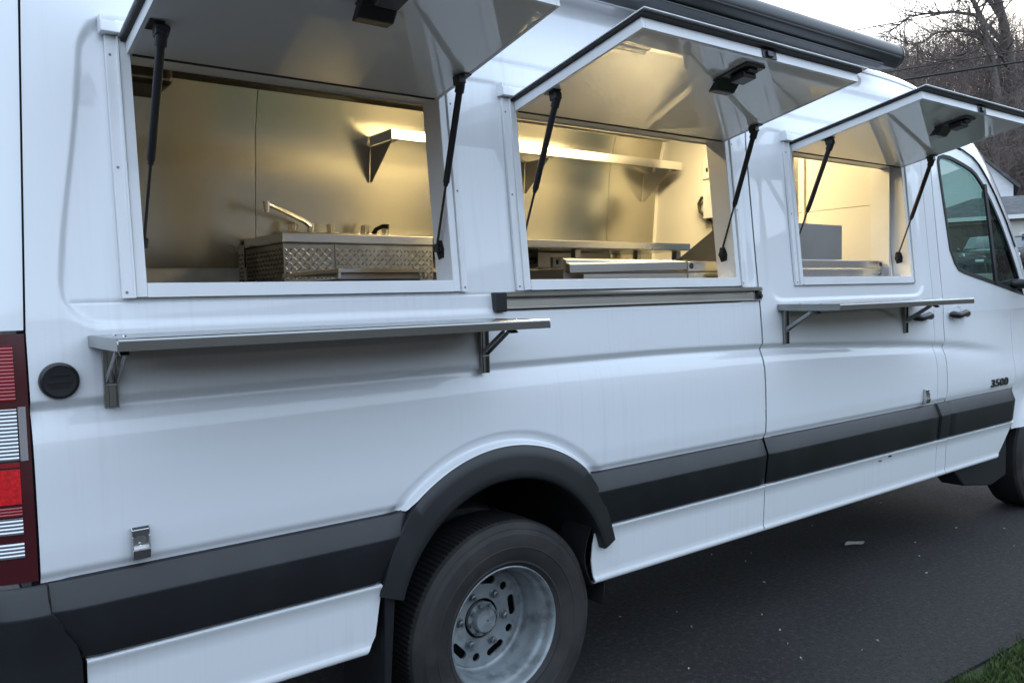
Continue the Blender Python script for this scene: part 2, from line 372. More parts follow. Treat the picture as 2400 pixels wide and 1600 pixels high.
def side_skin(name, x0, x1, zlo, holes, parent, m='paint', extra=(), mirror=False, ztop=9, step=.02):
    xs = xs_for(x0, x1, list(extra) + [h for hh in holes for h in hh[:2]], step)
    nl = 44; zs_up = [z for z in ZL if z <= ztop]
    mb = MB(); nv = nl + len(zs_up)
    for x in xs:
        zb = zlo(x)
        for j in range(nl):
            z = zb + (1.10 - zb) * j / nl; mb.v.append((x, ysurf(x, z), z))
        for z in zs_up:
            z2 = z if z < 2.31 else 2.31 + (z - 2.31) * (roofz(x) + .002 - 2.31) / (2.64 - 2.31)
            mb.v.append((x + rsh(x, z), ysurf(x, z), z2))
    for i in range(len(xs) - 1):
        for j in range(nv - 1):
            xc = (xs[i] + xs[i + 1]) / 2
            zc_ = (mb.v[i * nv + j][2] + mb.v[i * nv + j + 1][2]) / 2
            if any(h[0] < xc < h[1] and h[2] < zc_ < h[3] for h in holes): continue
            a, b = i * nv + j, (i + 1) * nv + j
            mb.f.append((a, b, b + 1, a + 1))
    if mirror:
        mb.v = [(x, YF - y, z) for x, y, z in mb.v]; mb.f = [tuple(reversed(f)) for f in mb.f]
    return mb.build(name, m, parent, smooth=180, solid=.004)
def arch_lo(x):
    d = abs(x - ARX); return max(.858, ARZ + math.sqrt(max(0, ARR ** 2 - d * d))) if d < ARR else .858
holes12 = [(W[0][0], W[0][1], ZS, ZT), (W[1][0], W[1][1], ZS, ZT)]
side_skin('side_panel', .2505, 2.998, arch_lo, holes12, truck, extra=frange(.28, .46, .004) + frange(.98, 2.22, .0085))
sd = side_skin('sliding_door', 3.0075, 4.532, lambda x: .858, [(W[2][0], W[2][1], ZS, ZT)], truck, m='paint_clean')
side_skin('door_pillar', 4.536, 4.640, lambda x: .858, [], truck, ztop=2.64)
side_skin('driver_side_panel', .252, 4.640, arch_lo, [], truck, mirror=True, step=.05)

# black rubber behind the panel seams
for xx in (3.004, 4.534, 4.644, .247):
    sl = MB(); sl.grid([[(xx - .012 + (rsh(.25, z) if xx < 1 else 0), ysurf(xx, z) + .032, z), (xx + .012 + (rsh(.25, z) if xx < 1 else 0), ysurf(xx, z) + .032, z)] for z in frange(.46, 2.60, .05)]); sl.build('seam_seal', 'rubber', truck, solid=.004)

# ------------- roof
rz = Pchip([(.1, 2.735), (3.6, 2.745), (4.2, 2.742), (4.56, 2.728), (4.77, 2.698), (5.0, 2.625), (5.17, 2.530), (5.33, 2.425)])
def roof_row(x):
    zr = rz(x); k = zr - 2.745
    z0 = 2.636 + k * .9
    y0 = lean(2.64) + .0 + max(0, -k) * .06
    row = [(y0, z0), (y0 + .006, z0 + .010), (y0 + .03, z0 + .030), (y0 + .06, z0 + .046), (y0 + .11, z0 + .064), (y0 + .20, z0 + .085), (y0 + .36, z0 + .100), (.985, z0 + .112)]
    return [(x, y, z) for y, z in row] + [(x, YF - y, z) for y, z in reversed(row[:-1])]
rf = MB(); rf.grid([roof_row(x) for x in frange(.10, 4.2, .2) + frange(4.25, 5.33, .06)])
roof = rf.build('roof', 'paint_clean', truck, smooth=60, solid=.006)
rcap = MB(); rr0 = roof_row(.10); rcap.add([(.101, p[1], p[2] - .001) for p in rr0] + [(.101, p[1], 2.60) for p in reversed(rr0)], [tuple(range(2 * len(rr0)))]); rcap.build('roof_rear_cap', 'paint_clean', roof, solid=.004)
gt = MB(); gt.grid([[(x, ysurf(min(x, 4.6), 2.615) - .004, rz(x) - .127 + .002), (x, lean(2.64) - .002, rz(x) - .104)] for x in frange(.3, 4.63, .1)])
gt.build('roof_gutter', 'trim_white', roof, solid=.006)

# ------------- rear corner, rear doors, tail light, bumper
PLAN = [(.246, .0), (.225, .002), (.205, .006), (.18, .014), (.155, .028), (.133, .05), (.117, .08), (.108, .115), (.103, .16)]
def plan_grid(z0, z1, dz, off, plan=PLAN, yoff=lean, tweak=None):
    P = []
    for i, (px, py) in enumerate(plan):
        a, b = plan[max(i - 1, 0)], plan[min(i + 1, len(plan) - 1)]
        nx, ny = (b[1] - a[1]), -(b[0] - a[0]); l = math.hypot(nx, ny); nx, ny = -nx / l, -ny / l
        row = []
        for z in frange(z0, z1, dz):
            o = off + (tweak(z) if tweak else 0)
            row.append((px + nx * o + rsh(0, z), py + yoff(z) + ny * o, z))
        P.append(row)
    return P
rd = MB(); pl = [(.2455, .0005)] + PLAN[1:] + [(.10, .5), (.10, .975)]
rd.grid(flip=True, P=plan_grid(1.448, 2.64, .05, .0, pl)); rd.build('rear_door', 'paint_clean', truck, smooth=60, solid=.004)
rd2 = MB(); pl2 = [(.10, .17), (.10, .5), (.10, .975)]
rd2.grid(flip=True, P=plan_grid(.60, 1.446, .05, .0, pl2)); rd2.build('rear_door', 'paint_clean', truck, smooth=60, solid=.004)
rd3 = MB(); rd3.grid([[(.10, y, z) for z in (.60, 2.64)] for y in (.985, 1.4, 1.76)], flip=True); rd3.build('rear_door', 'paint_clean', truck, solid=.004)
tl = MB(); tl.grid(flip=True, P=plan_grid(.868, 1.440, .02, .002, PLAN)); tail = tl.build('tail_light', 'red_dark', truck, smooth=60, solid=.02)
LP = [(.2225, .0022)] + PLAN[2:]
def lens(name, z0, z1, m, ribs=0, off=.0055):
    mb = MB(); dz = .0011 if ribs else .01
    tw = (lambda z: .0016 * abs(math.sin(math.pi * (z - z0) / ribs))) if ribs else None
    mb.grid(flip=True, P=plan_grid(z0, z1, dz, off, LP, tweak=tw)); return mb.build(name, m, tail, smooth=60, solid=.004)
lens('red_lens', 1.288, 1.415, 'red_mid', .0082); lens('clear_lens', 1.152, 1.270, 'clear', .0086)
lens('red_reflector', 1.052, 1.132, 'red'); lens('red_stripe', 1.137, 1.147, 'red_mid'); lens('red_stripe', 1.024, 1.045, 'red_mid', .007)
lens('clear_lens', .982, 1.018, 'clear', .0085); lens('clear_lens', .928, .962, 'clear', .0085)
hs = MB(); hs.grid(flip=True, P=plan_grid(1.150, 1.274, .02, .004, [(.240, .0006), (.2245, .002)])); hs.build('clear_edge', 'clear', tail, solid=.003)
CLP = [(0.0, .020), (.015, -.002), (.04, -.0075), (.08, -.0095), (.64, -.0235), (.66, -.0235), (.675, -.0225), (.94, -.0025), (.975, .002), (1.0, .012)]
def clp_off(z):
    v = (z - .655) / .205
    if v < .08: return -.0095
    return float(np.interp(v, [p[0] for p in CLP], [p[1] for p in CLP]))
def clad_end(z): return .266 + .064 * sm(.81, .665, z)
bm_ = MB(); rows = []
BZ = [.36, .40, .44, .50, .56, .62, .66, .70, .74, .785, .79, .7935, .82, .845, .852, .857]
BP = [(None, 0.0)] + PLAN + [(.075, .25), (.05, .6), (.045, .985)]
for q, (px, py) in enumerate(BP):
    row = []
    for z in BZ:
        o = clp_off(z) + .003 + .02 * sm(.42, .36, z); x = clad_end(z) - .005 if px is None else px
        if px is not None and px > .12: row.append((x, py + o, z))
        elif px is None: row.append((x, o, z))
        else: row.append((x + o * 1.5, py, z))
    rows.append(row)
bm_.grid(rows, flip=True)
bm_.build('rear_bumper', 'plastic', truck, smooth=30, solid=.02)

# ------------- black cladding strips
def cladding(x0f, x1f):
    mb = MB(); P = []
    for u in frange(0, 1, .04):
        row = []
        for v, o in CLP:
            z = .655 + .205 * v; x = x0f(z) + (x1f(z) - x0f(z)) * u
            e = .010 * (1 - min(1, min(x - x0f(z), x1f(z) - x) / .008)) if u in (0, 1) else 0
            row.append((x, .003 + o + e, z))
        P.append(row)
    mb.grid(P); return mb.build('cladding_strip', 'plastic', truck, smooth=30, solid=.006)
cladding(clad_end, lambda z: 1.236 - .105 * (.86 - z) / .205)
cladding(lambda z: 1.962 + .03 * (.86 - z) / .2, lambda z: 2.992)
cladding(lambda z: 3.006, lambda z: 4.532 + .012 * (.86 - z) / .2)
cladding(lambda z: 4.537 + .012 * (.86 - z) / .2, lambda z: 4.646 + .012 * (.86 - z) / .2)
cladding(lambda z: 4.651 + .012 * (.86 - z) / .2, lambda z: 5.50 + .03 * (.86 - z))

cb = MB(); cb.box(2.02, 5.42, .024, .030, .60, .875); cb.box(.34, 1.10, .024, .030, .60, .875); cb.build('cladding_backing', 'rubber', truck)
# ------------- white sill skirts
SKP = [(.654, .020), (.654, .002), (.6505, -.0035), (.644, -.0025), (.638, .0025), (.60, .0045), (.54, .0075), (.50, .0095), (.478, .0115), (.4725, .0095), (.465, .0065), (.455, .0075), (.448, .016), (.445, .045)]
def skirt(x0f, x1f, zcut=0):
    mb = MB(); P = []
    for u in frange(0, 1, .05):
        P.append([(x0f(z) + (x1f(z) - x0f(z)) * u, y, z) for z, y in SKP])
    mb.grid(P, flip=True); return mb.build('sill_skirt', 'paint_skirt', truck, smooth=50, solid=.005)
skirt(lambda z: .336, lambda z: 1.128 - .03 * (.65 - z) / .2 - .02 * sm(.50, .45, z))
skirt(lambda z: 1.998 - .022 * math.sin(math.pi * min(1, max(0, (.655 - z) / .21))), lambda z: 2.990)
skirt(lambda z: 2.997, lambda z: 4.531)
skirt(lambda z: 4.535, lambda z: 4.640)
fs_ = skirt(lambda z: 4.647, lambda z: 5.50 - .20 * (.65 - z) / .2)
us = MB(); us.box(1.995, 5.4, .06, 1.91, .462, .50); us.box(.35, 1.1, .06, 1.91, .47, .50)
us.build('underbody', 'rubber', truck)

# ------------- wheel arch flare and well
fl = MB(); P = []
FP = [(.541, .010), (.540, -.010), (.537, -.0135), (.50, -.020), (.46, -.026), (.440, -.0285), (.433, -.027), (.429, -.022), (.428, .045)]
for i in range(65):
    a = R(15.5) + (R(162.5) - R(15.5)) * i / 64
    t = abs(math.degrees(a) - 90) / 75.0; sq = .040 * sm(.45, 1.0, t)      # the flare narrows towards its tips
    row = []
    for r_, y in FP:
        rr = r_ - sq * (r_ - .43) / .11
        row.append((ARX + rr * math.cos(a), y, ARZ + rr * math.sin(a)))
    P.append(row)
fl.grid(P); fl.build('arch_flare', 'plastic', truck, smooth=40, solid=.005)
ww = MB()
ww.grid([[(ARX + .46 * math.cos(a), y, ARZ - .02 + .46 * math.sin(a)) for y in (.03, .3, .75)] for a in [R(-12) + R(204) * k / 32 for k in range(33)]])
ww.add([(1.0, .74, .2), (2.2, .74, .2), (2.2, .74, 1.0), (1.0, .74, 1.0)], [(0, 1, 2, 3)])
ww.build('wheel_well', 'rubber', truck, smooth=40, solid=.004)
lf = MB(); lf.grid([[(1.985 - .035 * math.sin(math.pi * k / 10), y, .66 - .215 * k / 10) for y in (.012, .16)] for k in range(11)])
lf.build('arch_liner_edge', 'plastic', truck, smooth=60, solid=.004)
mf = MB(); mf.hexa([(1.128, .012, .16), (1.140, .012, .16), (1.140, .30, .16), (1.128, .30, .16), (1.140, .004, .650), (1.176, .0, .655), (1.176, .30, .655), (1.140, .30, .650)])
mf.build('mud_flap', 'plastic_s', truck, bevel=.004)

# ------------- wheels
def wheel(cx, cz, y0, sgn=1, detail=True, dish=.150):
    Y = lambda d: y0 + sgn * d
    tm = MB(); prof = [(.212, .006), (.222, -.004), (.230, -.009), (.2325, -.0125), (.2365, -.0125), (.239, -.0115), (.262, -.0205), (.284, -.0245), (.2855, -.0262), (.2885, -.0262), (.290, -.0252), (.310, -.0255), (.330, -.0225), (.3315, -.0205), (.346, -.0145), (.3475, -.0155), (.351, -.0145), (.360, -.0100), (.3675, -.0045), (.3725, .003), (.3755, .012), (.3765, .04), (.378, .10), (.3765, .165), (.366, .195), (.33, .225), (.25, .215), (.212, .20)]
    n = 280 if detail else 96; P = []
    for i in range(n):
        a = 2 * math.pi * i / n; row = []
        for r_, d in prof:
            rr = r_ - (.0045 if (i % 2) < 1 and .372 < r_ else 0) 
            rr = min(rr, (cz + .001) / max(.01, -math.sin(a))) if math.sin(a) < -.5 else rr
            row.append((cx + rr * math.cos(a), Y(d), cz + rr * math.sin(a)))
        P.append(row)
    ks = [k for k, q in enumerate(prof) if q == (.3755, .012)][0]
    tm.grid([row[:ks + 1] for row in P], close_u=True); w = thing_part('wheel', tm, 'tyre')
    td = MB(); td.grid([row[ks:] for row in P], close_u=True); td.build('tread', 'rubber', w, smooth=32)  # tread in clean black rubber; its darkness also stands in for wheel-well shade
    rm = MB()
    rp = [(.209, .03), (.218, .018), (.2215, .006), (.2205, .0), (.2155, -.002), (.2105, .002), (.2075, .012), (.2055, .026), (.2035, .034), (.1985, .040), (.1925, .050), (.1905, .075), (.190, .095), (.1855, .105), (.1835, .130), (.1835, dish - .012), (.178, dish - .003), (.170, dish)]
    rm.lathe_y([(r_, Y(d)) for r_, d in rp], (cx, cz), 96); rim = rm.build('rim', 'rim', w, smooth=40, solid=.004)
    # dished centre disc with oblong and round hand holes
    import bmesh
    bm = bmesh.new()
    def loop(pts):
        vs = [bm.verts.new((cx + p[0], Y(dish), cz + p[1])) for p in pts]
        for i in range(len(vs)): bm.edges.new((vs[i], vs[(i + 1) % len(vs)]))
    circ = lambda r_, n_, c=(0, 0): [(c[0] + r_ * math.cos(2 * math.pi * k / n_), c[1] + r_ * math.sin(2 * math.pi * k / n_)) for k in range(n_)]
    loop(circ(.171, 72)); loop(circ(.070, 40))
    for k in range(5):
        a = R(7 + 72 * k); ca, sa = math.cos(a), math.sin(a); pts = []
        for q in range(24):
            t = 2 * math.pi * q / 24; lx = .0145 * math.cos(t); lz = .0145 * math.sin(t) + (.0235 if math.sin(t) >= 0 else -.0235)
            pts.append(((.134 + lx) * ca - lz * sa, (.134 + lx) * sa + lz * ca))
        loop(pts)
        a2 = R(-29 + 72 * k); loop(circ(.0150, 18, (.136 * math.cos(a2), .136 * math.sin(a2))))
    bmesh.ops.triangle_fill(bm, use_beauty=True, use_dissolve=False, edges=bm.edges[:])
    me = bpy.data.meshes.new('disc'); bm.to_mesh(me); bm.free(); me.materials.append(MT['rim'])
    dob = bpy.data.objects.new('disc', me); COL.objects.link(dob); dob.parent = w
    md = dob.modifiers.new('t', 'SOLIDIFY'); md.thickness = .008; md.offset = 0
    bk = MB(); bk.lathe_y([(.0, Y(dish + .06)), (.19, Y(dish + .06))], (cx, cz), 32); bk.build('brake_backing', 'rubber', w)
    hb = MB(); hb.lathe_y([(.040, Y(dish + .05)), (.040, Y(dish + .006)), (.060, Y(dish + .004)), (.060, Y(dish - .010)), (.0585, Y(dish - .012)), (.044, Y(dish - .012)), (.043, Y(dish - .030)), (.039, Y(dish - .037)), (.02, Y(dish - .040)), (.006, Y(dish - .040)), (.005, Y(dish - .036)), (0, Y(dish - .036))], (cx, cz), 40)
    hb.build('hub', 'rim', w, smooth=35)
    for k in range(8):
        a = R(12 + 45 * k); c = (cx + .0525 * math.cos(a), cz + .0525 * math.sin(a)); nb = MB()
        nb.lathe_y([(.0105, Y(dish - .010)), (.0105, Y(dish - .014)), (.0068, Y(dish - .0145)), (.0068, Y(dish - .024)), (0, Y(dish - .024))], c, 8); nb.build('bolt', 'nut', w, smooth=30)
    for k in range(6):
        a = R(55 + 60 * k); c = (cx + .094 * math.cos(a), cz + .094 * math.sin(a)); nb = MB()
        nb.lathe_y([(.0165, Y(dish - .002)), (.0165, Y(dish - .007)), (.0115, Y(dish - .008)), (.0115, Y(dish - .024)), (.006, Y(dish - .026)), (.006, Y(dish - .034)), (0, Y(dish - .034))], c, 10); nb.build('lug_nut', 'nut', w, smooth=30)
    return w
def thing_part(name, mb, m): return mb.build(name, m, truck, smooth=32)
wheel(1.607, .372, .036)
inner = MB(); inner.lathe_y([(.20, .30), (.30, .285), (.366, .30), (.378, .34), (.378, .44), (.366, .50), (.30, .52), (.2, .5)], (1.607, .372), 96)
inner.build('inner_wheel', 'tyre', truck, smooth=40)
ax = MB(); ax.tube([(1.607, .2, .372), (1.607, 1.77, .372)], .06, 12); ax.build('axle', 'rubber', truck, smooth=40)
wheel(6.12, .372, .085, detail=False, dish=.07)
for xx in (1.607, 6.12):
    fw = MB(); fw.lathe_y([(.0, 1.80), (.19, 1.80), (.22, 1.93), (.30, 1.955), (.366, 1.93), (.378, 1.90), (.378, 1.76), (.366, 1.72), (.2, 1.71), (0, 1.71)], (xx, .372), 64); fw.build('wheel', 'tyre', truck, smooth=40)
fmf = MB(); fmf.prism([(4.95, .40), (5.08, .30), (5.45, .245), (5.66, .28), (5.66, .70), (5.46, .62), (5.3, .46), (5.0, .46)], 'y', .10, .24); fmf.build('front_arch_liner', 'plastic_s', truck, bevel=.01)

# ------------- cab: door, glass, pillar, windscreen, nose
def cy(x, z): return lean(z) + .05 * sm(5.3, 6.2, x) ** 1.5
DO = [(4.648, 1.30), (4.648, 1.60), (4.648, 1.95), (4.655, 2.18), (4.672, 2.255), (4.72, 2.292), (4.80, 2.304), (4.92, 2.298), (5.04, 2.279), (5.167, 2.244), (5.24, 2.205), (5.33, 2.132), (5.43, 2.030), (5.55, 1.885), (5.66, 1.725), (5.76, 1.560), (5.86, 1.40), (5.88, 1.28), (5.55, 1.26), (5.1, 1.25)]
DI = [(4.775, 1.70), (4.752, 1.93), (4.732, 2.12), (4.727, 2.195), (4.745, 2.226), (4.80, 2.240), (4.88, 2.238), (4.955, 2.226), (5.05, 2.208), (5.14, 2.186), (5.20, 2.160), (5.27, 2.108), (5.37, 2.005), (5.47, 1.880), (5.57, 1.735), (5.66, 1.590), (5.745, 1.425), (5.55, 1.456), (5.40, 1.482), (5.236, 1.511), (5.05, 1.543), (4.92, 1.567), (4.862, 1.583), (4.82, 1.62)]
def flat_with_hole(outer, inner, yf, name, m, parent, mirror=False, solid=.006, sub=True):
    import bmesh
    bm = bmesh.new()
    def dens(p):
        out = []
        for i in range(len(p)):
            a, b = p[i], p[(i + 1) % len(p)]; k = max(1, int(math.hypot(b[0] - a[0], b[1] - a[1]) / .05))
            out += [(a[0] + (b[0] - a[0]) * q / k, a[1] + (b[1] - a[1]) * q / k) for q in range(k)]
        return out
    for lp in ([outer] + ([inner] if inner else [])):
        vs = [bm.verts.new((p[0], 0, p[1])) for p in dens(lp)]
        for i in range(len(vs)): bm.edges.new((vs[i], vs[(i + 1) % len(vs)]))
    bmesh.ops.triangle_fill(bm, use_beauty=True, use_dissolve=False, edges=bm.edges[:])
    for v in bm.verts:
        y = yf(v.co.x, v.co.z); v.co.y = YF - y if mirror else y
    for f in bm.faces:
        f.normal_update()
        if (f.normal.y > 0) != mirror: f.normal_flip()
    me = bpy.data.meshes.new(name); bm.to_mesh(me); bm.free(); me.materials.append(MT[m]); me.shade_smooth(); sharp_rim(me)
    o = bpy.data.objects.new(name, me); COL.objects.link(o); o.parent = parent
    if parent.type == 'EMPTY': o.matrix_parent_inverse = Matrix.Translation(-parent.location)
    if solid: md = o.modifiers.new('t', 'SOLIDIFY'); md.thickness = solid; md.offset = -1
    return o
def shrink(p, d):
    c = (sum(q[0] for q in p) / len(p), sum(q[1] for q in p) / len(p)); out = []
    n = len(p); area = sum(p[i][0] * p[(i + 1) % n][1] - p[(i + 1) % n][0] * p[i][1] for i in range(n)); s = 1 if area > 0 else -1
    for i in range(n):
        a, b, e = p[i - 1], p[i], p[(i + 1) % n]
        tx, tz = e[0] - a[0], e[1] - a[1]; l = math.hypot(tx, tz); out.append((b[0] - s * tz / l * d, b[1] + s * tx / l * d))
    return out
for mir in (False, True):
    DOt = [p for p in DO if p[1] >= 1.40]
    DOu = [(4.648, 1.3452)] + DO[1:17] + [(5.87, 1.3452)]
    dr = flat_with_hole(DOu, DI, lambda x, z: (cy(x, z) + .002) * sm(1.346, 1.50, z) + (ysurf(x, z) + .04 * sm(5.3, 6.2, x) ** 2) * (1 - sm(1.346, 1.50, z)), 'cab_door', 'paint_clean', truck, mir)
    flat_with_hole(DI, shrink(DI, .020), lambda x, z: cy(x, z) - .0035, 'window_seal', 'rubber', dr, mir, .012)
    flat_with_hole(shrink(DI, .014), None, lambda x, z: cy(x, z) + .012, 'window_glass', 'glass', dr, mir, 0)
    dv = MB(); yq = (lambda y: YF - y) if mir else (lambda y: y)
    dv.grid([[(5.275 + .03 * (2.1 - z) / .6 + o, yq(cy(5.29, z) + .004), z) for o in (0, .034)] for z in frange(1.50, 2.10, .06)])
    dv.build('window_divider', 'rubber', dr, solid=.012)
    if not mir:   # dark quarter light ahead of the divider
        q = [(5.30, 1.505), (5.745, 1.43), (5.66, 1.59), (5.57, 1.735), (5.47, 1.88), (5.37, 2.00), (5.31, 2.06)]
        flat_with_hole(shrink(q, .012), None, lambda x, z: cy(x, z) + .010, 'quarter_glass', 'glass_dark', dr, False, 0)
# door skin below the belt
ls = MB(); lx = frange(4.648, 5.52, .03)
ls.grid([[(x, ysurf(x, z) - .0 + .04 * sm(5.3, 6.2, x) ** 2, z) for z in [.858 + (1.345 - .858) * k / 26 for k in range(27)]] for x in lx])
cd = ls.build('cab_door_lower', 'paint_clean', truck, smooth=60, solid=.005)
fe = MB(); fx = frange(5.526, 6.74, .06)
def fend_lo(x):
    d = abs(x - 6.12); return max(.60, .40 + math.sqrt(max(0, .46 ** 2 - d * d)))
def fend(x, k):
    zb = fend_lo(x); zt = 1.345 - .25 * sm(5.9, 6.7, x); z = zb + (zt - zb) * k / 20
    r = math.hypot(x - 6.12, z - .40)
    return (x, ysurf(5.5, z) + .05 * sm(5.3, 6.2, x) ** 2 + .25 * sm(6.1, 6.75, x) ** 2 - .035 * (1 - sm(.46, .56, r)), z)
fe.grid([[fend(x, k) for k in range(21)] for x in fx]); fe.build('front_fender', 'paint_clean', truck, smooth=60, solid=.005)
fe2 = MB(); fe2.grid([[(lambda q: (q[0], YF - q[1], q[2]))(fend(x, k)) for k in range(21)] for x in fx]); fe2.build('front_fender', 'paint_clean', truck, smooth=60, solid=.005)
ls2 = MB(); ls2.grid([[(x, YF - ysurf(x, z), z) for z in frange(.858, 1.345, .03)] for x in lx]); ls2.build('cab_door_lower', 'paint_clean', truck, smooth=60, solid=.005)
# pillar from the door frame to the windscreen, then the windscreen itself
PIL = [(4.644, 2.285, 2.612), (4.72, 2.302, 2.602), (4.80, 2.316, 2.588), (4.92, 2.310, 2.553), (5.04, 2.291, 2.508), (5.167, 2.256, 2.445), (5.25, 2.212, 2.402), (5.34, 2.140, 2.300), (5.44, 2.040, 2.185), (5.56, 1.895, 2.050), (5.67, 1.735, 1.90), (5.77, 1.570, 1.725), (5.87, 1.40, 1.55), (5.90, 1.335, 1.42)]
def pil_row(x, za, zb, mir):
    row = []
    for k in range(7):
        t = k / 6; z = za + (zb - za) * t; y = cy(x, z) + .001 + .075 * t * t + (.0 if x > 5.0 else 0)
        row.append((x + .16 * t * t * sm(5.0, 5.4, x), YF - y if mir else y, z))
    if x < 5.28:
        y = cy(x, zb) + .13; row.append((x + .16 * sm(5.0, 5.4, x), YF - y if mir else y, zb + .028))
    else: row.append(tuple(c + d for c, d in zip(row[-1], (.004, -.004 if mir else .004, .001))))
    return row
for mir in (False, True):
    pm = MB(); pm.grid([pil_row(*p, mir) for p in PIL]); pm.build('roof_pillar', 'paint_clean', truck, smooth=60, solid=.006)
gl = MB(); gl.tube([(x, cy(x, z) - .003, z + .008) for x, z in DO[4:15]], .005, 6); gl.build('door_frame_seal', 'rubber', truck, smooth=60)
wsn = MB(); P = []
for p in PIL[5:]:
    a = pil_row(*p, False)[-1]; b = pil_row(*p, True)[-1]
    P.append([(a[0] + .14 * math.sin(math.pi * t), a[1] + (b[1] - a[1]) * t, a[2] + .05 * math.sin(math.pi * t)) for t in frange(0, 1, .1)])
wsn.grid(P); wsn.build('windscreen', 'screen', truck, smooth=60)
hd = MB(); P = []
for x, z, w_ in [(5.88, 1.36, .90), (6.1, 1.28, .88), (6.35, 1.17, .82), (6.6, 1.05, .72), (6.72, .93, .66), (6.76, .75, .64), (6.74, .5, .62)]:
    P.append([(x - .10 * (2 * t - 1) ** 2 * (1 if x > 6.2 else 0), .985 + w_ * (2 * t - 1), z + .05 * math.sin(math.pi * t)) for t in frange(0, 1, .1)])
hd.grid(P); hd.build('bonnet', 'paint_clean', truck, smooth=60, solid=.005)
cabi = MB()
cabi.box(4.33, 4.36, .12, .62, .75, 2.5)
cabi.box(5.62, 5.86, .10, 1.87, 1.0, 1.36); cabi.box(4.35, 5.9, .08, 1.89, .70, .74); cabi.box(4.70, 5.25, .22, .72, .74, 1.15); cabi.box(4.62, 4.76, .22, .72, 1.1, 1.60)
cabi.box(4.70, 5.25, 1.2, 1.75, .74, 1.15); cabi.box(4.62, 4.76, 1.25, 1.70, 1.1, 1.60)
cabi.build('cab_interior', 'cab', truck, bevel=.03)
hl = MB(); hl.grid([[(x, y, min(2.40, rz(x) - .13)) for y in (.20, .985, 1.77)] for x in frange(4.32, 5.28, .08)]); hl.build('headliner', 'cab', truck, solid=.01)
mr = MB(); mr.tube([(5.62, .07, 1.50), (5.66, -.06, 1.50), (5.66, -.13, 1.52)], .035, 8); mr.box(5.60, 5.70, -.30, -.10, 1.33, 1.72)
mr.build('door_mirror', 'plastic_s', truck, bevel=.03, seg=3)
# handles
def handle(x, z):
    hm = MB(); y0 = ysurf(x, z)
    pts = [(x + dx, y0 - d, z + .006 * math.sin(dx * 40)) for dx, d in [(-.092, .010), (-.080, .022), (-.045, .034), (0, .037), (.045, .034), (.080, .022), (.092, .010)]]
    hm.tube(pts, [.012, .020, .019, .0165, .019, .020, .012], 10)
    h = hm.build('door_handle', 'plastic', truck, smooth=60)
    c = MB(); c.lathe_y([(.056, y0 - .0012), (.052, y0 - .0024), (.046, y0 + .003), (.0, y0 + .006)], (x + .01, z - .006), 32); c.build('handle_cup', 'paint_clean', h, smooth=60)
handle(4.372, 1.338); handle(4.80, 1.338)
# badge
def text_mesh(name, body_, size, m, parent, loc, rot, ext=.003):
    cu = bpy.data.curves.new(name, 'FONT'); cu.body = body_; cu.size = size; cu.extrude = ext; cu.space_character = 1.08; cu.offset = .0014
    to = bpy.data.objects.new(name + '_tmp', cu); COL.objects.link(to)
    bpy.context.view_layer.update()
    me = bpy.data.meshes.new_from_object(to.evaluated_get(bpy.context.evaluated_depsgraph_get()))
    bpy.data.objects.remove(to); me.materials.clear(); me.materials.append(MT[m]); me.name = name
    o = bpy.data.objects.new(name, me); COL.objects.link(o); o.parent = parent
    o.matrix_parent_inverse = Matrix.Translation(-parent.location) if parent.type == 'EMPTY' else Matrix()
    o.location = loc; o.rotation_euler = rot; o.scale = (1.75, 1, 1)
    return o
text_mesh('badge', '3500', .062, 'plastic_s', truck, (5.185, ysurf(5.3, .91) - .004, .892), (R(90), 0, 0))
# small rust chip and fillers on the skirt
ch = MB(); ch.box(4.02, 4.045, -.004, .0, .636, .643); ch.box(3.93, 3.955, -.0015, .002, .625, .629); ch.build('paint_chip', 'rubber', truck)

# ------------- round black inlet cap
cp = MB(); y0 = ysurf(.311, 1.327)
cp.lathe_y([(.043, y0 + .004), (.043, y0 - .010), (.041, y0 - .014), (.0365, y0 - .016), (.0355, y0 - .0135), (.012, y0 - .012), (0, y0 - .012)], (.311, 1.327), 48)
cap = cp.build('inlet_cap', 'plastic_s', truck, smooth=35)
ridge = MB(); ridge.box(.285, .337, y0 - .0175, y0 - .012, 1.322, 1.327); ridge.box(.290, .332, y0 - .0165, y0 - .012, 1.340, 1.3435)
for k in range(7): ridge.box(.291 + k * .006, .294 + k * .006, y0 - .0160, y0 - .012, 1.311, 1.316)
ridge.build('cap_ridge', 'plastic', cap)

# ------------- silver hold-down catches
def catch(x, z):
    y0 = ysurf(x, z); c = MB()
    c.box(x - .020, x + .020, y0 - .003, y0 + .004, z - .041, z + .041)
    b = c.build('hold_catch', 'steel', truck, bevel=.002)
    t = MB(); t.prism([(y0 - .003, z + .016), (y0 - .015, z + .020), (y0 - .017, z + .036), (y0 - .010, z + .043), (y0 - .003, z + .041)], 'x', x - .0205, x + .0205)
    t.prism([(y0 - .003, z - .041), (y0 - .018, z - .036), (y0 - .024, z - .012), (y0 - .019, z - .012), (y0 - .003, z - .016)], 'x', x - .0205, x + .0205)
    t.prism([(y0 - .001, z + .018), (y0 - .017, z + .020), (y0 - .021, z - .016), (y0 - .001, z - .016)], 'x', x - .0205, x - .0175)
    t.prism([(y0 - .001, z + .018), (y0 - .017, z + .020), (y0 - .021, z - .016), (y0 - .001, z - .016)], 'x', x + .0175, x + .0205)
    t.build('catch_jaw', 'steel', b, bevel=.0015)
    s = MB(); s.lathe_y([(.0045, y0 - .003), (.0045, y0 - .006), (0, y0 - .0065)], (x, z - .003), 12); s.build('screw', 'chrome', b, smooth=40)
catch(.466, .914); catch(4.395, .912)

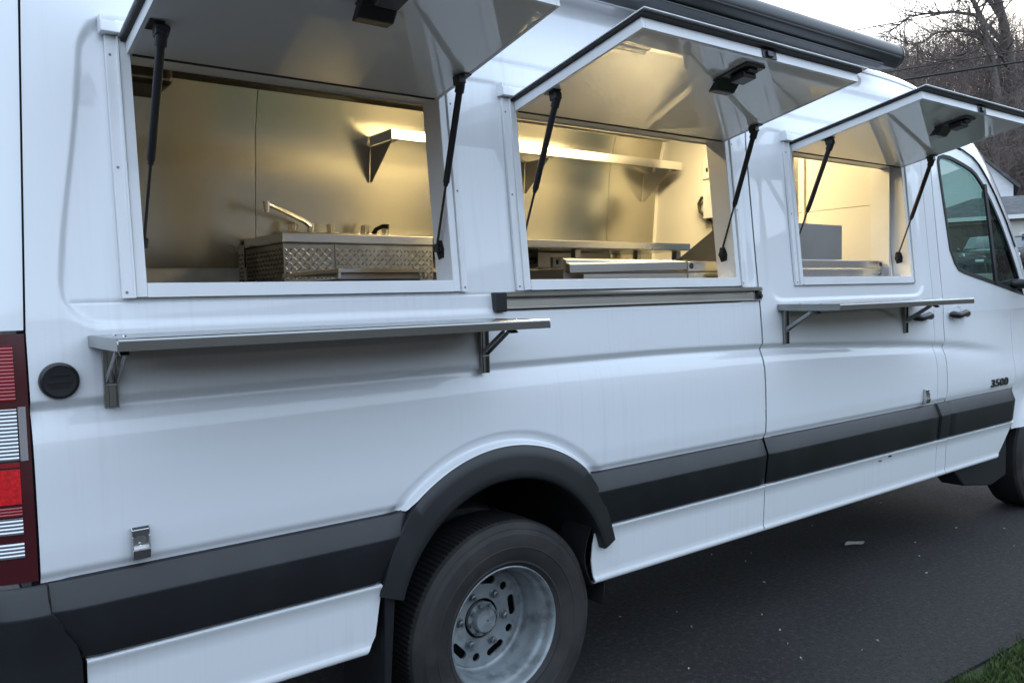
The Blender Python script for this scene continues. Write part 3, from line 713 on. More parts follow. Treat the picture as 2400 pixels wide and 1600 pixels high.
# ------------- slide rail
rl = MB(); yr = ysurf(2.2, 1.48)
rl.prism([(yr + .02, 1.512), (yr - .014, 1.5140), (yr - .022, 1.5115), (yr - .026, 1.506), (yr - .026, 1.4985), (yr - .020, 1.4955), (yr + .012, 1.4950), (yr + .012, 1.4870), (yr - .010, 1.4860), (yr - .0115, 1.4625), (yr - .018, 1.4615), (yr - .022, 1.4600), (yr - .022, 1.4570), (yr + .02, 1.4555)], 'x', 1.626, 3.000)
rail = rl.build('slide_rail', 'rail_steel', truck, bevel=.0008)
rg = MB(); rg.box(1.626, 2.998, yr - .006, yr + .012, 1.4455, 1.4552); rg.build('rail_gap_strip', 'rubber', rail)  # black strip stands in for the shaded gap under the rail
rc = MB(); rc.box(1.583, 1.626, yr - .028, yr + .01, 1.448, 1.513); rc.build('rail_end_cap', 'plastic_s', rail, bevel=.004)
rr_ = MB(); rr_.box(2.976, 3.002, yr - .021, yr + .01, 1.4575, 1.4945); rr_.lathe_y([(.009, yr - .022), (.009, yr - .027), (0, yr - .027)], (2.992, 1.474), 12); rr_.build('rail_roller', 'plastic_s', rail, bevel=.001)

# ------------- serving hatches: frame, trims, lid, struts
LA = R(11.2); YH, ZH = .078, 2.128
def LQ(x, s, t): return (x, YH - s * math.cos(LA) + t * math.sin(LA), ZH + s * math.sin(LA) + t * math.cos(LA))
def lbox(mb, x0, x1, s0, s1, t0, t1):
    mb.hexa([LQ(x0, s1, t0), LQ(x1, s1, t0), LQ(x1, s0, t0), LQ(x0, s0, t0), LQ(x0, s1, t1), LQ(x1, s1, t1), LQ(x1, s0, t1), LQ(x0, s0, t1)])
def leanbox(mb, x0, x1, z0, z1, d0, d1):
    """box following the leaning side: d0 (outer, negative = proud) to d1 (inner)"""
    a, b = lean(z0), lean(z1)
    mb.hexa([(x0, a + d0, z0), (x1, a + d0, z0), (x1, a + d1, z0), (x0, a + d1, z0), (x0, b + d0, z1), (x1, b + d0, z1), (x1, b + d1, z1), (x0, b + d1, z1)])
WHICH = ['hatch nearest the tail light', 'middle hatch', 'hatch nearest the cab']
for wi, (x0, x1) in enumerate(W):
    fr = MB()
    leanbox(fr, x0 - .001, x0 + .004, ZS - .002, ZT + .02, -.006, .090); leanbox(fr, x1 - .004, x1 + .001, ZS - .002, ZT + .02, -.006, .090)
    leanbox(fr, x0 - .022, x0 + .0035, ZS - .034, ZT + .035, -.0085, .004); leanbox(fr, x1 - .0035, x1 + .022, ZS - .034, ZT + .035, -.0085, .004)
    leanbox(fr, x0 + .004, x1 - .004, ZS - .035, ZS + .001, -.0100, .004); leanbox(fr, x0 + .004, x1 - .004, ZS - .003, ZS + .0005, -.006, .090)
    leanbox(fr, x0 + .004, x1 - .004, ZT + .004, ZT + .035, .001, .090)
    fo = fr.build('window_frame', 'trim_white', truck, bevel=.0012)
    for sx in (-1, 1):
        xa = x0 - .024 if sx < 0 else x1 + .024
        tm = MB(); w_ = .030
        a, b = (xa - w_, xa) if sx < 0 else (xa, xa + .026)
        leanbox(tm, a, b, ZS - .036, 2.168, -.0075, .004); e = (b - .005, b) if sx < 0 else (a, a + .004)
        leanbox(tm, e[0], e[1], ZS - .036, 2.168, -.016, -.0075)
        to = tm.build('trim_strip', 'trim_white', fo, bevel=.001)
        for zz in (ZS - .022, 1.84, 2.12):
            s = MB(); xm = a + .010 if sx < 0 else b - .010; yy = lean(zz) - .0075
            s.lathe_y([(.0036, yy), (.0034, yy - .0012), (0, yy - .0014)], (xm, zz), 10); s.build('screw', 'nut', fo, smooth=40)
        if sx < 0:
            dc = MB(); leanbox(dc, a - .012, x0 + .004, 2.171, 2.198, -.034, .004); leanbox(dc, a - .012, a - .009, 2.196, 2.214, -.030, .004); dc.build('drip_cap', 'trim_white', fo, bevel=.0015)
    hg = MB(); leanbox(hg, x0 - .028, x1 + .028, 2.176, 2.208, -.014, .004); hg.build('hinge_cover', 'trim_white', fo, bevel=.002)
    # lid
    u = MB(); lbox(u, x0 + .006, x1 - .018, .0, .592, .0, .004); lid = u.build('hatch_lid', 'lid_under', truck)
    fr2 = MB()
    lbox(fr2, x0 - .006, x0 + .0055, -.002, .605, -.0015, .030); lbox(fr2, x1 - .0175, x1 - .006, -.002, .605, -.0015, .030)
    lbox(fr2, x0 + .006, x1 - .018, .5925, .605, -.0015, .030); lbox(fr2, x0 + .006, x1 - .018, -.002, -.0005, .001, .030); lbox(fr2, x0 + .0065, x1 - .0185, .002, .590, .0045, .029)
    fr2.build('lid_frame', 'trim_white', lid, bevel=.001)
    g = MB(); lbox(g, x0 - .018, x1 + .006, -.006, .622, .0305, .0385); lbox(g, x0 + .008, x1 - .02, -.009, -.0025, -.003, .012); g.build('gasket', 'rubber', lid, bevel=.002)
    k = MB(); lbox(k, x0 - .024, x1 + .022, -.004, .636, .039, .0425); k.build('outer_skin', 'lid_skin', lid, bevel=.0012)
    # paddle latch
    lxm = (x0 + x1) / 2 + .005; la = MB()
    lbox(la, lxm - .052, lxm + .052, .425, .565, -.010, -.0005)
    la2 = [LQ(lxm - .050, .425, -.010), LQ(lxm + .050, .425, -.010), LQ(lxm + .050, .395, -.034), LQ(lxm - .050, .395, -.034), LQ(lxm - .050, .470, -.006), LQ(lxm + .050, .470, -.006), LQ(lxm + .050, .430, -.040), LQ(lxm - .050, .430, -.040)]
    la.hexa(la2); lbox(la, lxm - .030, lxm + .036, .478, .535, -.034, -.010); lbox(la, lxm - .022, lxm + .028, .492, .552, -.022, -.010)
    la.build('latch', 'black_metal', lid, bevel=.005)
    stp = MB(); lbox(stp, lxm - .020, lxm + .055, .6055, .6085, .000, .030); lbox(stp, lxm + .0, lxm + .030, .6085, .616, .004, .022); stp.build('striker', 'black_metal', lid, bevel=.001)
    # gas struts
    for sx in (-1, 1):
        xt = x0 + .034 if sx < 0 else x1 - .036; xb = x0 + .017 if sx < 0 else x1 - .020
        A = Vector(LQ(xt, .165, -.026)); Bp = Vector((xb, lean(1.655) + .050, 1.655)); D = (Bp - A)
        stt = MB(); stt.tube([A, A + D * .58], .0105, 12); stt.tube([A + D * .575, A + D * .60], .0075, 10); stt.tube([A + D * .58, Bp], .0040, 8)
        stt.tube([A - D.normalized() * .012, A + D * .05], .0145, 10); stt.tube([Bp - D * .03, Bp + D.normalized() * .008], .010, 10)
        st = stt.build('gas_strut', 'black_metal', lid, smooth=40)
        mo = MB(); lbox(mo, xt - .030 if sx < 0 else xt - .006, xt + .006 if sx < 0 else xt + .030, .140, .190, -.004, -.001)
        mo.tube([LQ(xt - .014 * -sx * -1, .165, -.002), LQ(xt - .004 * sx, .165, -.030)], .011, 8); lbox(mo, xt - .016, xt + .010, .150, .182, -.028, -.003)
        mo.build('strut_mount', 'black_metal', lid, bevel=.002)
        xw = x0 + .004 if sx < 0 else x1 - .004; bb = MB()
        a, b = (xw, xw + .004) if sx < 0 else (xw - .004, xw)
        yb = lean(1.655) + .050
        bb.prism([(yb - .020, 1.628), (yb + .010, 1.622), (yb + .022, 1.650), (yb + .016, 1.684), (yb - .010, 1.684), (yb - .022, 1.655)], 'x', a, b)
        bb.tube([(xw, yb, 1.655), (xb + .006 * sx, yb, 1.655)], .013, 10); bb.build('strut_mount', 'black_metal', lid, bevel=.0015)

# ------------- fold-down steel shelves
def shelf(x0, x1, yo, zt, brs):
    yi = lambda z: ysurf(1.0, z) - .004
    m = MB(); T = .027; r = .006
    top = [(yi(zt), zt), (yo + r, zt), (yo + .0018, zt - .0018), (yo, zt - r), (yo, zt - T), (yo + .003, zt - T), (yo + .003, zt - r - .002), (yo + r + .002, zt - .003), (yi(zt), zt - .003)]
    m.prism(top, 'x', x0 + .003, x1 - .003)
    m.prism([(yi(zt), zt - .0005), (yo + .010, zt - .0005), (yo + .0025, zt - .004), (yo + .0005, zt - .012), (yo + .0005, zt - T), (yi(zt), zt - T)], 'x', x0, x0 + .0030)
    m.prism([(yi(zt), zt - .0005), (yo + .010, zt - .0005), (yo + .0025, zt - .004), (yo + .0005, zt - .012), (yo + .0005, zt - T), (yi(zt), zt - T)], 'x', x1 - .0030, x1)
    s = m.build('folding_shelf', 'steel_ext', truck)
    for bx in brs:
        b = MB(); y0 = ysurf(bx, 1.33) - .002
        zl = zt - T
        b.box(bx - .016, bx + .016, y0 - .004, y0, zl - .150, zl - .001)
        b.box(bx - .016, bx - .013, y0 - .014, y0 - .004, zl - .150, zl - .001); b.box(bx + .013, bx + .016, y0 - .014, y0 - .004, zl - .150, zl - .001)
        b.box(bx - .004, bx + .004, y0 - .0075, y0 - .004, zl - .148, zl - .002)
        bo = b.build('shelf_bracket', 'steel_ext', s, bevel=.0008)
        a = MB()
        for dx in (-.011, .011):
            ya, za, yb, zb = y0 - .012, zl - .086, y0 - .135, zl - .004
            a.hexa([(bx + dx - .0015, ya, za - .008), (bx + dx + .0015, ya, za - .008), (bx + dx + .0015, ya, za + .010), (bx + dx - .0015, ya, za + .010),
                    (bx + dx - .0015, yb, zb - .012), (bx + dx + .0015, yb, zb - .012), (bx + dx + .0015, yb, zb + .003), (bx + dx - .0015, yb, zb + .003)])
        a.box(bx - .013, bx + .013, y0 - .016, y0 - .012, zl - .096, zl - .090); a.box(bx - .013, bx + .013, y0 - .22, y0 - .006, zl - .003, zl - .0002)
        a.build('bracket_arm', 'steel_dull', s, bevel=.0006)
        t = MB(); t.hexa([(bx - .010, y0 - .165, zl - .018), (bx + .010, y0 - .165, zl - .018), (bx + .010, y0 - .180, zl - .015), (bx - .010, y0 - .180, zl - .015), (bx - .010, y0 - .130, zl - .001), (bx + .010, y0 - .130, zl - .001), (bx + .010, y0 - .160, zl - .001), (bx - .010, y0 - .160, zl - .001)])
        t.build('release_tab', 'plastic_s', s, bevel=.001)
        for yy in (-.06, -.16):
            rv = MB(); c = (bx, yy)
            rv.add([(bx + .007 * math.cos(q * math.pi / 5), yy + .007 * math.sin(q * math.pi / 5), zt) for q in range(10)] + [(bx + .004 * math.cos(q * math.pi / 5), yy + .004 * math.sin(q * math.pi / 5), zt + .0025) for q in range(10)],
                   [(q, (q + 1) % 10, (q + 1) % 10 + 10, q + 10) for q in range(10)] + [tuple(range(10, 20))]); rv.build('rivet', 'chrome', s, smooth=30)
    return s
shelf(.378, 1.558, -.292, 1.430, (.420, 1.527))
shelf(3.123, 4.332, -.276, 1.435, (3.165, 4.215))

# ------------- roof awning cassette
aw = MB(); cyA, czA = .055, 2.668; sec = []
for k in range(15):
    a = R(62) + R(178) * k / 14; sec.append((cyA + .068 * math.cos(a), czA + .062 * math.sin(a)))
sec += [(cyA - .020, czA - .064), (cyA + .085, czA - .050), (cyA + .100, czA + .030), (cyA + .080, czA + .056)]
aw.prism(sec, 'x', .75, 4.135); awn = aw.build('awning_cassette', 'plastic', truck, smooth=30, bevel=.003)
al = MB(); al.prism([(cyA - .045, czA - .062), (cyA - .012, czA - .0665), (cyA + .10, czA - .052), (cyA + .098, czA - .064), (cyA - .010, czA - .078), (cyA - .045, czA - .070)], 'x', .78, 3.99); al.build('lead_rail', 'plastic_s', awn, bevel=.002)
ag = MB(); ag.prism([(cyA - .0675, czA - .018), (cyA - .0700, czA - .022), (cyA - .0690, czA - .026), (cyA - .060, czA - .026), (cyA - .060, czA - .018)], 'x', .76, 4.12); ag.build('cassette_groove', 'rubber', awn)
ae = MB(); ae.prism([(cyA + (y - cyA) * 1.02, czA + (z - czA) * 1.02) for y, z in sec], 'x', 4.1355, 4.160); ae.build('end_cap', 'plastic_s', awn, bevel=.012, seg=3)
for bx in (1.2, 2.4, 3.6):
    ab = MB(); ab.box(bx - .04, bx + .04, .14, .26, 2.63, 2.66); ab.build('awning_bracket', 'black_metal', awn, bevel=.003)

# ------------- interior shell
IN = .088
def yin(z): return lean(z) + IN
def yfar(z): return YF - lean(z) - IN + (-.02 * sm(2.2, 2.6, z))
XP = 4.28
near = MB(); xsn = xs_for(.30, XP, [q for w_ in W for q in w_], .25); zsn = [.96, 1.2, ZS, 1.75, 1.95, ZT, 2.35, 2.56]
nv = len(zsn)
for x in xsn:
    for z in zsn: near.v.append((x, yin(z), z))
for i in range(len(xsn) - 1):
    for j in range(nv - 1):
        xc, zc_ = (xsn[i] + xsn[i + 1]) / 2, (zsn[j] + zsn[j + 1]) / 2
        if any(w_[0] < xc < w_[1] and ZS < zc_ < ZT for w_ in W): continue
        a, b = i * nv + j, (i + 1) * nv + j; near.f.append((a, b, b + 1, a + 1))
near.build('wall_lining', 'frp', truck, smooth=30, solid=.004)
far = MB(); far.grid([[(x, yfar(z), z) for z in frange(1.66, 2.57, .05)] for x in (.26, XP)]); far.build('wall_lining', 'frp', truck, smooth=180, solid=.004)
farl = MB(); farl.grid([[(x, yfar(z), z) for z in frange(.72, 1.659, .08)] for x in (.26, XP)]); farl.build('lower_wall_lining', 'galv', truck, smooth=180, solid=.004)
ce = MB(); ce.add([(.26, .22, 2.572), (XP, .22, 2.572), (XP, 1.75, 2.572), (.26, 1.75, 2.572)], [(0, 1, 2, 3)]); ce.add([(.26, .17, 2.55), (XP, .17, 2.55), (XP, .2205, 2.572), (.26, .2205, 2.572)], [(0, 1, 2, 3)]); ce.build('ceiling', 'ceil', truck, solid=.004)
fi = MB(); fi.box(.26, 1.08, .06, 1.94, .70, .72); fi.box(2.12, XP, .06, 1.94, .70, .72); fi.box(1.08, 2.12, .80, 1.94, .70, .72); fi.box(1.08, 2.12, .07, .80, .945, .955); fi.box(1.08, 1.085, .07, .80, .72, .945); fi.box(2.115, 2.12, .07, .80, .72, .945); fi.box(1.085, 2.115, .795, .80, .72, .945); fi.build('kitchen_floor', 'floor_in', truck)
rw = MB(); rw.prism([(yin(z), z) for z in frange(.72, 2.575, .1)] + [(yfar(z), z) for z in reversed(frange(.72, 2.575, .1))], 'x', .30, .31); rw.build('rear_wall_lining', 'frp', truck)
for a, b in ((.30, 1.450), (1.4535, 2.62), (2.6235, 3.80), (3.8035, 4.245)):
    wp = MB(); wp.grid([[(x, yfar(z) - .006 - .0008 * math.sin(math.pi * (x - a) / (b - a)), z) for z in frange(1.668, 2.515, .03)] for x in frange(a, b, (b - a) / 10)]); wp.build('steel_wall_panel', 'steel_wall', truck, smooth=180, solid=.0015)
hdr = MB(); hdr.box(.30, 2.46, 1.62, 1.745, 2.505, 2.565); hdr.build('header_trim', 'header', truck, bevel=.006)
htr = MB(); htr.box(2.47, 4.27, 1.655, 1.74, 2.52, 2.566); htr.build('ceiling_trim', 'frp', truck, bevel=.002)
for zz, za, zb in ((0, .72, 1.943), (1, 1.946, 2.575)):
    p1 = MB(); p1.prism([(yin(z), z) for z in frange(za, zb, .1)] + [(.685, zb), (.685, za)], 'x', XP, XP + .02); p1.build('partition_panel', 'frp', truck)
p2 = MB(); p2.prism([(yfar(z), z) for z in frange(.72, 2.575, .1)] + [(1.24, 2.575), (1.24, .72)], 'x', XP, XP + .02); p2.build('partition_panel', 'frp', truck)
p3 = MB(); p3.box(XP, XP + .02, .6855, 1.2395, 2.45, 2.575); p3.build('partition_panel', 'frp', truck)
dj = MB(); dj.box(XP - .004, XP + .05, .6855, .715, .72, 2.449); dj.build('doorway_jamb', 'steel', truck, bevel=.002)
dj2 = MB(); dj2.box(XP - .014, XP - .001, .640, .655, .72, 2.449); dj2.build('doorway_trim', 'frp', truck, bevel=.002)
cn = MB(); cn.box(XP - .006, XP - .001, yin(1.6) + .004, yin(2.2) + .05, 1.50, 2.50); cn.build('corner_trim', 'trim_white', truck)

# ------------------------------------------------------------------ things inside the kitchen
def treads(mb, org, ux, uz, w_, h_, nrm, pitch=.0205):
    """raised lozenges of tread plate on a rectangle"""
    org, ux, uz, nrm = Vector(org), Vector(ux), Vector(uz), Vector(nrm)
    nx, nz = int(w_ / pitch), int(h_ / pitch)
    for i in range(nx):
        for j in range(nz):
            c = org + ux * (pitch * (i + .5)) + uz * (pitch * (j + .5)); s = 1 if (i + j) % 2 else -1
            d = (ux + uz * s).normalized(); e = (ux - uz * s).normalized(); L, B = pitch * .60, pitch * .19
            mb.add([c - d * L + nrm * .0003, c + e * B + nrm * .0003, c + d * L + nrm * .0003, c - e * B + nrm * .0003, c - d * L * .45 + nrm * .0034, c + d * L * .45 + nrm * .0034],
                   [(0, 1, 5, 4), (1, 2, 5), (2, 3, 4, 5), (3, 0, 4)])
    return mb
sk = thing('sink_cabinet', (1.77, 1.55, .72), 'tread plate sink cabinet with clear tap knobs, behind the hatch nearest the tail light', 'sink')
SX0, SX1, SY0, SY1, SZ = 1.388, 2.152, 1.31, 1.80, 1.802
c = MB(); c.box(SX0 + .012, SX1 - .002, SY0 + .012, SY1 - .01, .722, SZ - .050); c.build('cabinet_body', 'steel_dull', sk)
t = MB(); t.box(SX0 - .006, SX1, SY0 - .006, SY1 - .012, SZ - .048, SZ); t.build('countertop', 'steel', sk, bevel=.007, seg=3)
for a, b in ((SX0, 1.628), (1.632, SX1 - .001)):
    p = MB(); p.box(a, b, SY0 + .003, SY0 + .006, .73, SZ - .050); pp = p.build('tread_plate', 'plate', sk)
    tr = MB(); treads(tr, (a + .003, SY0 + .003, 1.10), (1, 0, 0), (0, 0, 1), b - a - .006, SZ - .05 - 1.10, (0, -1, 0)); tag(tr.build('tread_lozenges', 'tread', pp, smooth=30, fix=False), None, None, kind='stuff')
p = MB(); p.box(SX0, SX0 + .003, SY0 + .0065, SY1 - .015, .73, SZ - .050); pp = p.build('tread_plate', 'plate', sk)
tr = MB(); treads(tr, (SX0, SY0 + .008, 1.10), (0, 1, 0), (0, 0, 1), SY1 - SY0 - .03, SZ - .05 - 1.10, (-1, 0, 0)); tag(tr.build('tread_lozenges', 'tread', pp, smooth=30, fix=False), None, None, kind='stuff')
p = MB(); p.box(SX0 - .035, SX0 - .032, SY1 - .085, SY1 - .012, 1.0, SZ - .03); pp = p.build('end_plate', 'plate', sk, bevel=.0012)
tr = MB(); treads(tr, (SX0 - .035, SY1 - .083, 1.2), (0, 1, 0), (0, 0, 1), .065, .55, (-1, 0, 0)); tag(tr.build('tread_lozenges', 'tread', pp, smooth=30, fix=False), None, None, kind='stuff')
fa = MB(); fy = 1.70; fa.box(1.560, 1.83, fy - .03, fy + .03, SZ, SZ + .036); faucet = fa.build('faucet', 'chrome', sk, bevel=.004)
fa = MB(); fa.tube([(1.690, fy, SZ + .036), (1.690, fy, SZ + .078)], .017, 12); fa.tube([(1.690, fy, SZ + .066), (1.640, fy - .03, SZ + .088), (1.415, fy - .14, SZ + .150)], [.013, .011, .009], 10); fa.tube([(1.415, fy - .14, SZ + .160), (1.415, fy - .14, SZ + .110)], [.016, .013], 12); fa.build('spout', 'chrome', faucet, smooth=40)
def knob(x, y, z0, par):
    k = MB(); P = []
    for i in range(16):
        a = 2 * math.pi * i / 16; rr = .021 if i % 2 else .0185
        P.append([(x + rr * f_ * math.cos(a), y + rr * f_ * math.sin(a), z0 + h) for f_, h in ((.55, 0), (.85, .006), (1, .022), (.95, .042), (.8, .046), (0, .046))])
    k.grid(P, close_u=True); k.build('knob', 'knob', par, smooth=25)
knob(1.592, fy, SZ + .036, faucet); knob(1.794, fy, SZ + .036, faucet)
f2 = MB(); f2.box(1.93, 2.12, fy - .03, fy + .03, SZ, SZ + .034); f2o = f2.build('faucet', 'chrome', sk, bevel=.004)
f2 = MB(); f2.tube([(2.03, fy, SZ + .03), (2.04, fy - .02, SZ + .06), (2.065, fy - .05, SZ + .074), (2.085, fy - .07, SZ + .070)], [.014, .012, .012, .014], 10); f2.build('spout', 'black_metal', f2o, smooth=40)
knob(1.985, fy, SZ + .034, f2o); knob(2.105, fy, SZ + .034, f2o)

ct = thing('prep_counter', (3.1, 1.55, .72), 'long steel counter along the driver side wall, behind the middle hatch', 'counter')
t = MB(); t.box(2.158, 4.05, SY0 - .006, SY1 - .012, SZ - .046, SZ); t.build('countertop', 'steel', ct, bevel=.006, seg=3)
for x in (2.30, 3.15, 4.0):
    l = MB(); l.box(x - .02, x + .02, 1.36, 1.40, .721, SZ - .047); l.build('leg', 'steel_dull', ct)
    l = MB(); l.box(x - .02, x + .02, 1.70, 1.74, .721, SZ - .047); l.build('leg', 'steel_dull', ct)
b = MB(); b.box(2.20, 4.02, 1.70, 1.73, 1.64, 1.665); b.build('back_rail', 'steel', ct, bevel=.002)
b = MB(); b.box(3.02, 3.60, 1.56, 1.69, 1.66, SZ - .052); jb = b.build('undershelf_duct', 'steel_dull', ct, bevel=.003)
b = MB(); b.box(3.12, 3.19, 1.548, 1.559, 1.665, 1.72); b.build('outlet_box', 'frp', ct, bevel=.002)
b = MB(); b.box(3.145, 3.16, 1.544, 1.5475, 1.68, 1.705); b.build('socket', 'rubber', ct)
b = MB(); b.tube([(2.2, 1.62, 1.735), (2.45, 1.60, 1.725), (2.7, 1.60, 1.705), (2.9, 1.60, 1.70), (3.02, 1.6, 1.70)], [.022, .026, .03, .026, .02], 8); b.build('gas_hose', 'rubber', ct, smooth=60)
b = MB(); b.box(2.2, 4.0, 1.40, 1.72, 1.10, 1.125); b.build('undershelf', 'steel_dull', ct, bevel=.003)

ws = thing('wall_shelf', (3.1, 1.64, 2.30), 'long stainless shelf on triangular brackets high on the driver side wall', 'shelf')
t = MB(); t.box(2.05, 4.21, 1.510, 1.742, 2.343, 2.348); t.box(2.05, 4.21, 1.506, 1.5095, 2.298, 2.349); t.box(2.05, 2.053, 1.510, 1.742, 2.298, 2.3425); t.box(4.207, 4.21, 1.510, 1.742, 2.298, 2.3425)
t.build('shelf_board', 'steel', ws, bevel=.001)
for x in (2.066, 3.10, 4.12):
    b = MB(); b.prism([(1.530, 2.2975), (yfar(2.29) - .010, 2.2975), (yfar(2.12) - .012, 2.115), (yfar(2.12) - .03, 2.115)], 'x', x - .0015, x + .0015); b.prism([(1.530, 2.2975), (1.530, 2.294), (yfar(2.29) - .012, 2.294), (yfar(2.29) - .012, 2.2975)], 'x', x + .0016, x + .03); b.build('bracket', 'steel_dull', ws)

gd = thing('griddle', (2.6, .45, .72), 'stainless griddle with sloping side splash guard, its back to the middle hatch', 'griddle')
b = MB(); b.box(2.06, 3.26, .19, .80, .75, 1.552); b.build('griddle_body', 'steel_dull', gd, bevel=.004)
b = MB(); b.hexa([(2.035, .160, 1.580), (2.690, .160, 1.594), (2.690, .185, 1.594), (2.035, .185, 1.580), (2.035, .160, 1.612), (2.690, .160, 1.627), (2.690, .185, 1.630), (2.035, .185, 1.620)]); b.build('rear_rail', 'steel_dull', gd, bevel=.003)
b = MB(); b.hexa([(2.040, .186, 1.585), (2.690, .186, 1.60), (2.690, .20, 1.60), (2.040, .20, 1.585), (2.040, .188, 1.630), (2.690, .188, 1.630), (2.690, .21, 1.634), (2.040, .21, 1.638)]); b.build('plate_edge', 'steel', gd, bevel=.002)
b = MB(); b.box(2.700, 3.22, .165, .19, 1.586, 1.628); b.build('rail_end_plate', 'steel', gd, bevel=.002)
b = MB(); b.lathe_y([(.012, .1655), (.012, .1630), (0, .1630)], (2.722, 1.609), 20); b.build('rail_hole', 'rubber', gd, smooth=40)
b = MB(); b.box(2.11, 2.700, .168, .189, 1.5525, 1.576); b.build('back_panel', 'steel_dull', gd, bevel=.002)
b = MB(); b.box(2.735, 3.22, .168, .189, 1.5525, 1.581); b.build('back_panel', 'steel', gd, bevel=.002)
b = MB(); b.box(2.702, 2.732, .164, .189, 1.5525, 1.580); b.build('corner_post', 'steel', gd, bevel=.002)
b = MB(); b.prism([(.72, 1.63), (.22, 1.63), (.22, 1.86), (.40, 1.815)], 'x', 3.20, 3.203); b.build('splash_guard', 'steel', gd)
for yy in (.62, .40):
    s = MB(); s.tube([(3.199, yy, 1.655), (3.190, yy, 1.655)], .006, 8); s.build('screw', 'chrome', gd, smooth=40)
b = MB(); b.box(2.05, 3.24, .215, .79, 1.553, 1.60); b.build('cooking_plate', 'steel_dull', gd, bevel=.004)

fy_ = thing('fryer', (3.8, .4, .72), 'stainless fryer with boxy grey back, behind the hatch nearest the cab', 'fryer')
b = MB(); b.box(3.30, 4.24, .19, .75, .75, 1.596); b.build('fryer_body', 'steel_dull', fy_, bevel=.004)
b = MB(); b.box(3.30, 3.925, .196, .30, 1.645, 1.820); b.build('flue_box', 'steel_dull', fy_, bevel=.002)
b = MB(); b.box(3.29, 4.262, .160, .195, 1.602, 1.640); b.build('rear_rail', 'steel', fy_, bevel=.002)
b = MB(); b.lathe_y([(.011, .1605), (.011, .158), (0, .158)], (4.236, 1.621), 20); b.build('rail_hole', 'rubber', fy_, smooth=40)
b = MB(); b.box(3.29, 4.262, .166, .189, 1.553, 1.597); b.build('back_panel', 'steel', fy_, bevel=.002)
s = MB(); s.lathe_y([(.006, .1655), (.005, .161), (0, .161)], (4.245, 1.575), 10); s.build('screw', 'chrome', fy_, smooth=40)

uc = thing('undercounter_fridge', (1.36, .6, .72), 'low stainless unit with black sides just inside the hatch nearest the tail light', 'refrigerator')
b = MB(); b.box(1.205, 1.545, .42, .90, .722, 1.570); b.build('cabinet', 'black_metal', uc, bevel=.004)
b = MB(); b.box(1.215, 1.560, .405, .90, 1.592, 1.606); b.box(1.215, 1.225, .405, .42, 1.571, 1.592); b.box(1.55, 1.56, .405, .42, 1.571, 1.592); b.build('top_rim', 'steel', uc, bevel=.002)
b = MB(); b.box(1.228, 1.547, .43, .44, 1.571, 1.5915); b.build('rear_grille', 'steel_dull', uc, bevel=.001)

vb = thing('vent_box', (.65, 1.6, 2.40), 'dark steel vent box hanging at the ceiling in the rear corner', 'vent')
b = MB(); b.box(.32, 1.0, 1.44, 1.735, 2.405, 2.503); b.build('housing', 'header', vb, bevel=.03, seg=4)
b = MB(); b.box(.34, .98, 1.436, 1.4385, 2.42, 2.428); b.build('edge_bead', 'steel', vb)

el = thing('switch_plate', (4.275, 1.36, 2.29), 'white light switch plate on the partition wall', 'switch')
b = MB(); b.box(XP - .012, XP - .001, 1.31, 1.385, 2.225, 2.345); b.build('plate', 'frp', el, bevel=.003)
b = MB(); b.box(XP - .020, XP - .0125, 1.338, 1.352, 2.270, 2.296); b.build('toggle', 'rubber', el, bevel=.002)
ds = thing('control_box', (4.26, 1.31, 2.06), 'grey control box with a looping black cable on the partition wall', 'control box')
b = MB(); b.box(XP - .07, XP - .001, 1.20, 1.335, 1.965, 2.155); b.build('box', 'galv', ds, bevel=.004)
b = MB(); b.tube([(XP - .03, 1.336, 2.10), (XP - .035, 1.375, 2.105), (XP - .04, 1.395, 2.07), (XP - .04, 1.385, 2.02), (XP - .035, 1.34, 1.975), (XP - .03, 1.29, 1.94), (XP - .03, 1.27, 1.80)], .010, 8); b.build('cable', 'wire_black', ds, smooth=60)

def ceiling_lamp(x, y, lab, hl=.33):
    l = thing('ceiling_lamp', (x, y, 2.56), lab, 'lamp', 'lamps on the kitchen ceiling')
    h = MB(); h.box(x - hl, x + hl, y - .075, y + .075, 2.552, 2.571); h.build('housing', 'trim_white', l, bevel=.004)
    d = MB(); d.box(x - hl + .02, x + hl - .02, y - .055, y + .055, 2.535, 2.5515); d.build('diffuser', 'lamp', l, bevel=.006)
ceiling_lamp(3.70, .95, 'lit warm ceiling lamp nearest the partition inside the kitchen')
ceiling_lamp(2.75, .70, 'short lit warm ceiling lamp over the middle of the kitchen', .19)

# ------------------------------------------------------------------ lawn blades and driveway litter
MT['grass'] = mat('grass_blades', (.055, .085, .022), .6, var=(14, .5))
rng = random.Random(3)
gb = MB()
def blades(n, xa, xb, ya, yb, h0, h1):
    for _ in range(n):
        x, y = rng.uniform(xa, xb), rng.uniform(ya, yb)
        edge = -.745 + .02 * math.sin(x * 5.1) + .012 * math.sin(x * 13)
        if y > edge + rng.uniform(-.05, .02): continue
        if x < 3.05 and math.hypot(x - 3.05, y + .97) > .27 - rng.uniform(0, .05) and y > -.97: continue
        if x < 2.79: continue
        h = rng.uniform(h0, h1); a = rng.uniform(0, 6.283); w_ = rng.uniform(.002, .0035); l = rng.uniform(.2, .8) * h; b_ = rng.uniform(0, 6.283)
        ca, sa = math.cos(a) * w_, math.sin(a) * w_
        gb.add([(x - ca, y - sa, -.02), (x + ca, y + sa, -.02), (x + ca * .6 + l * .4 * math.cos(b_), y + sa * .6 + l * .4 * math.sin(b_), h * .6), (x + l * math.cos(b_), y + l * math.sin(b_), h)], [(0, 1, 2), (0, 2, 3)])
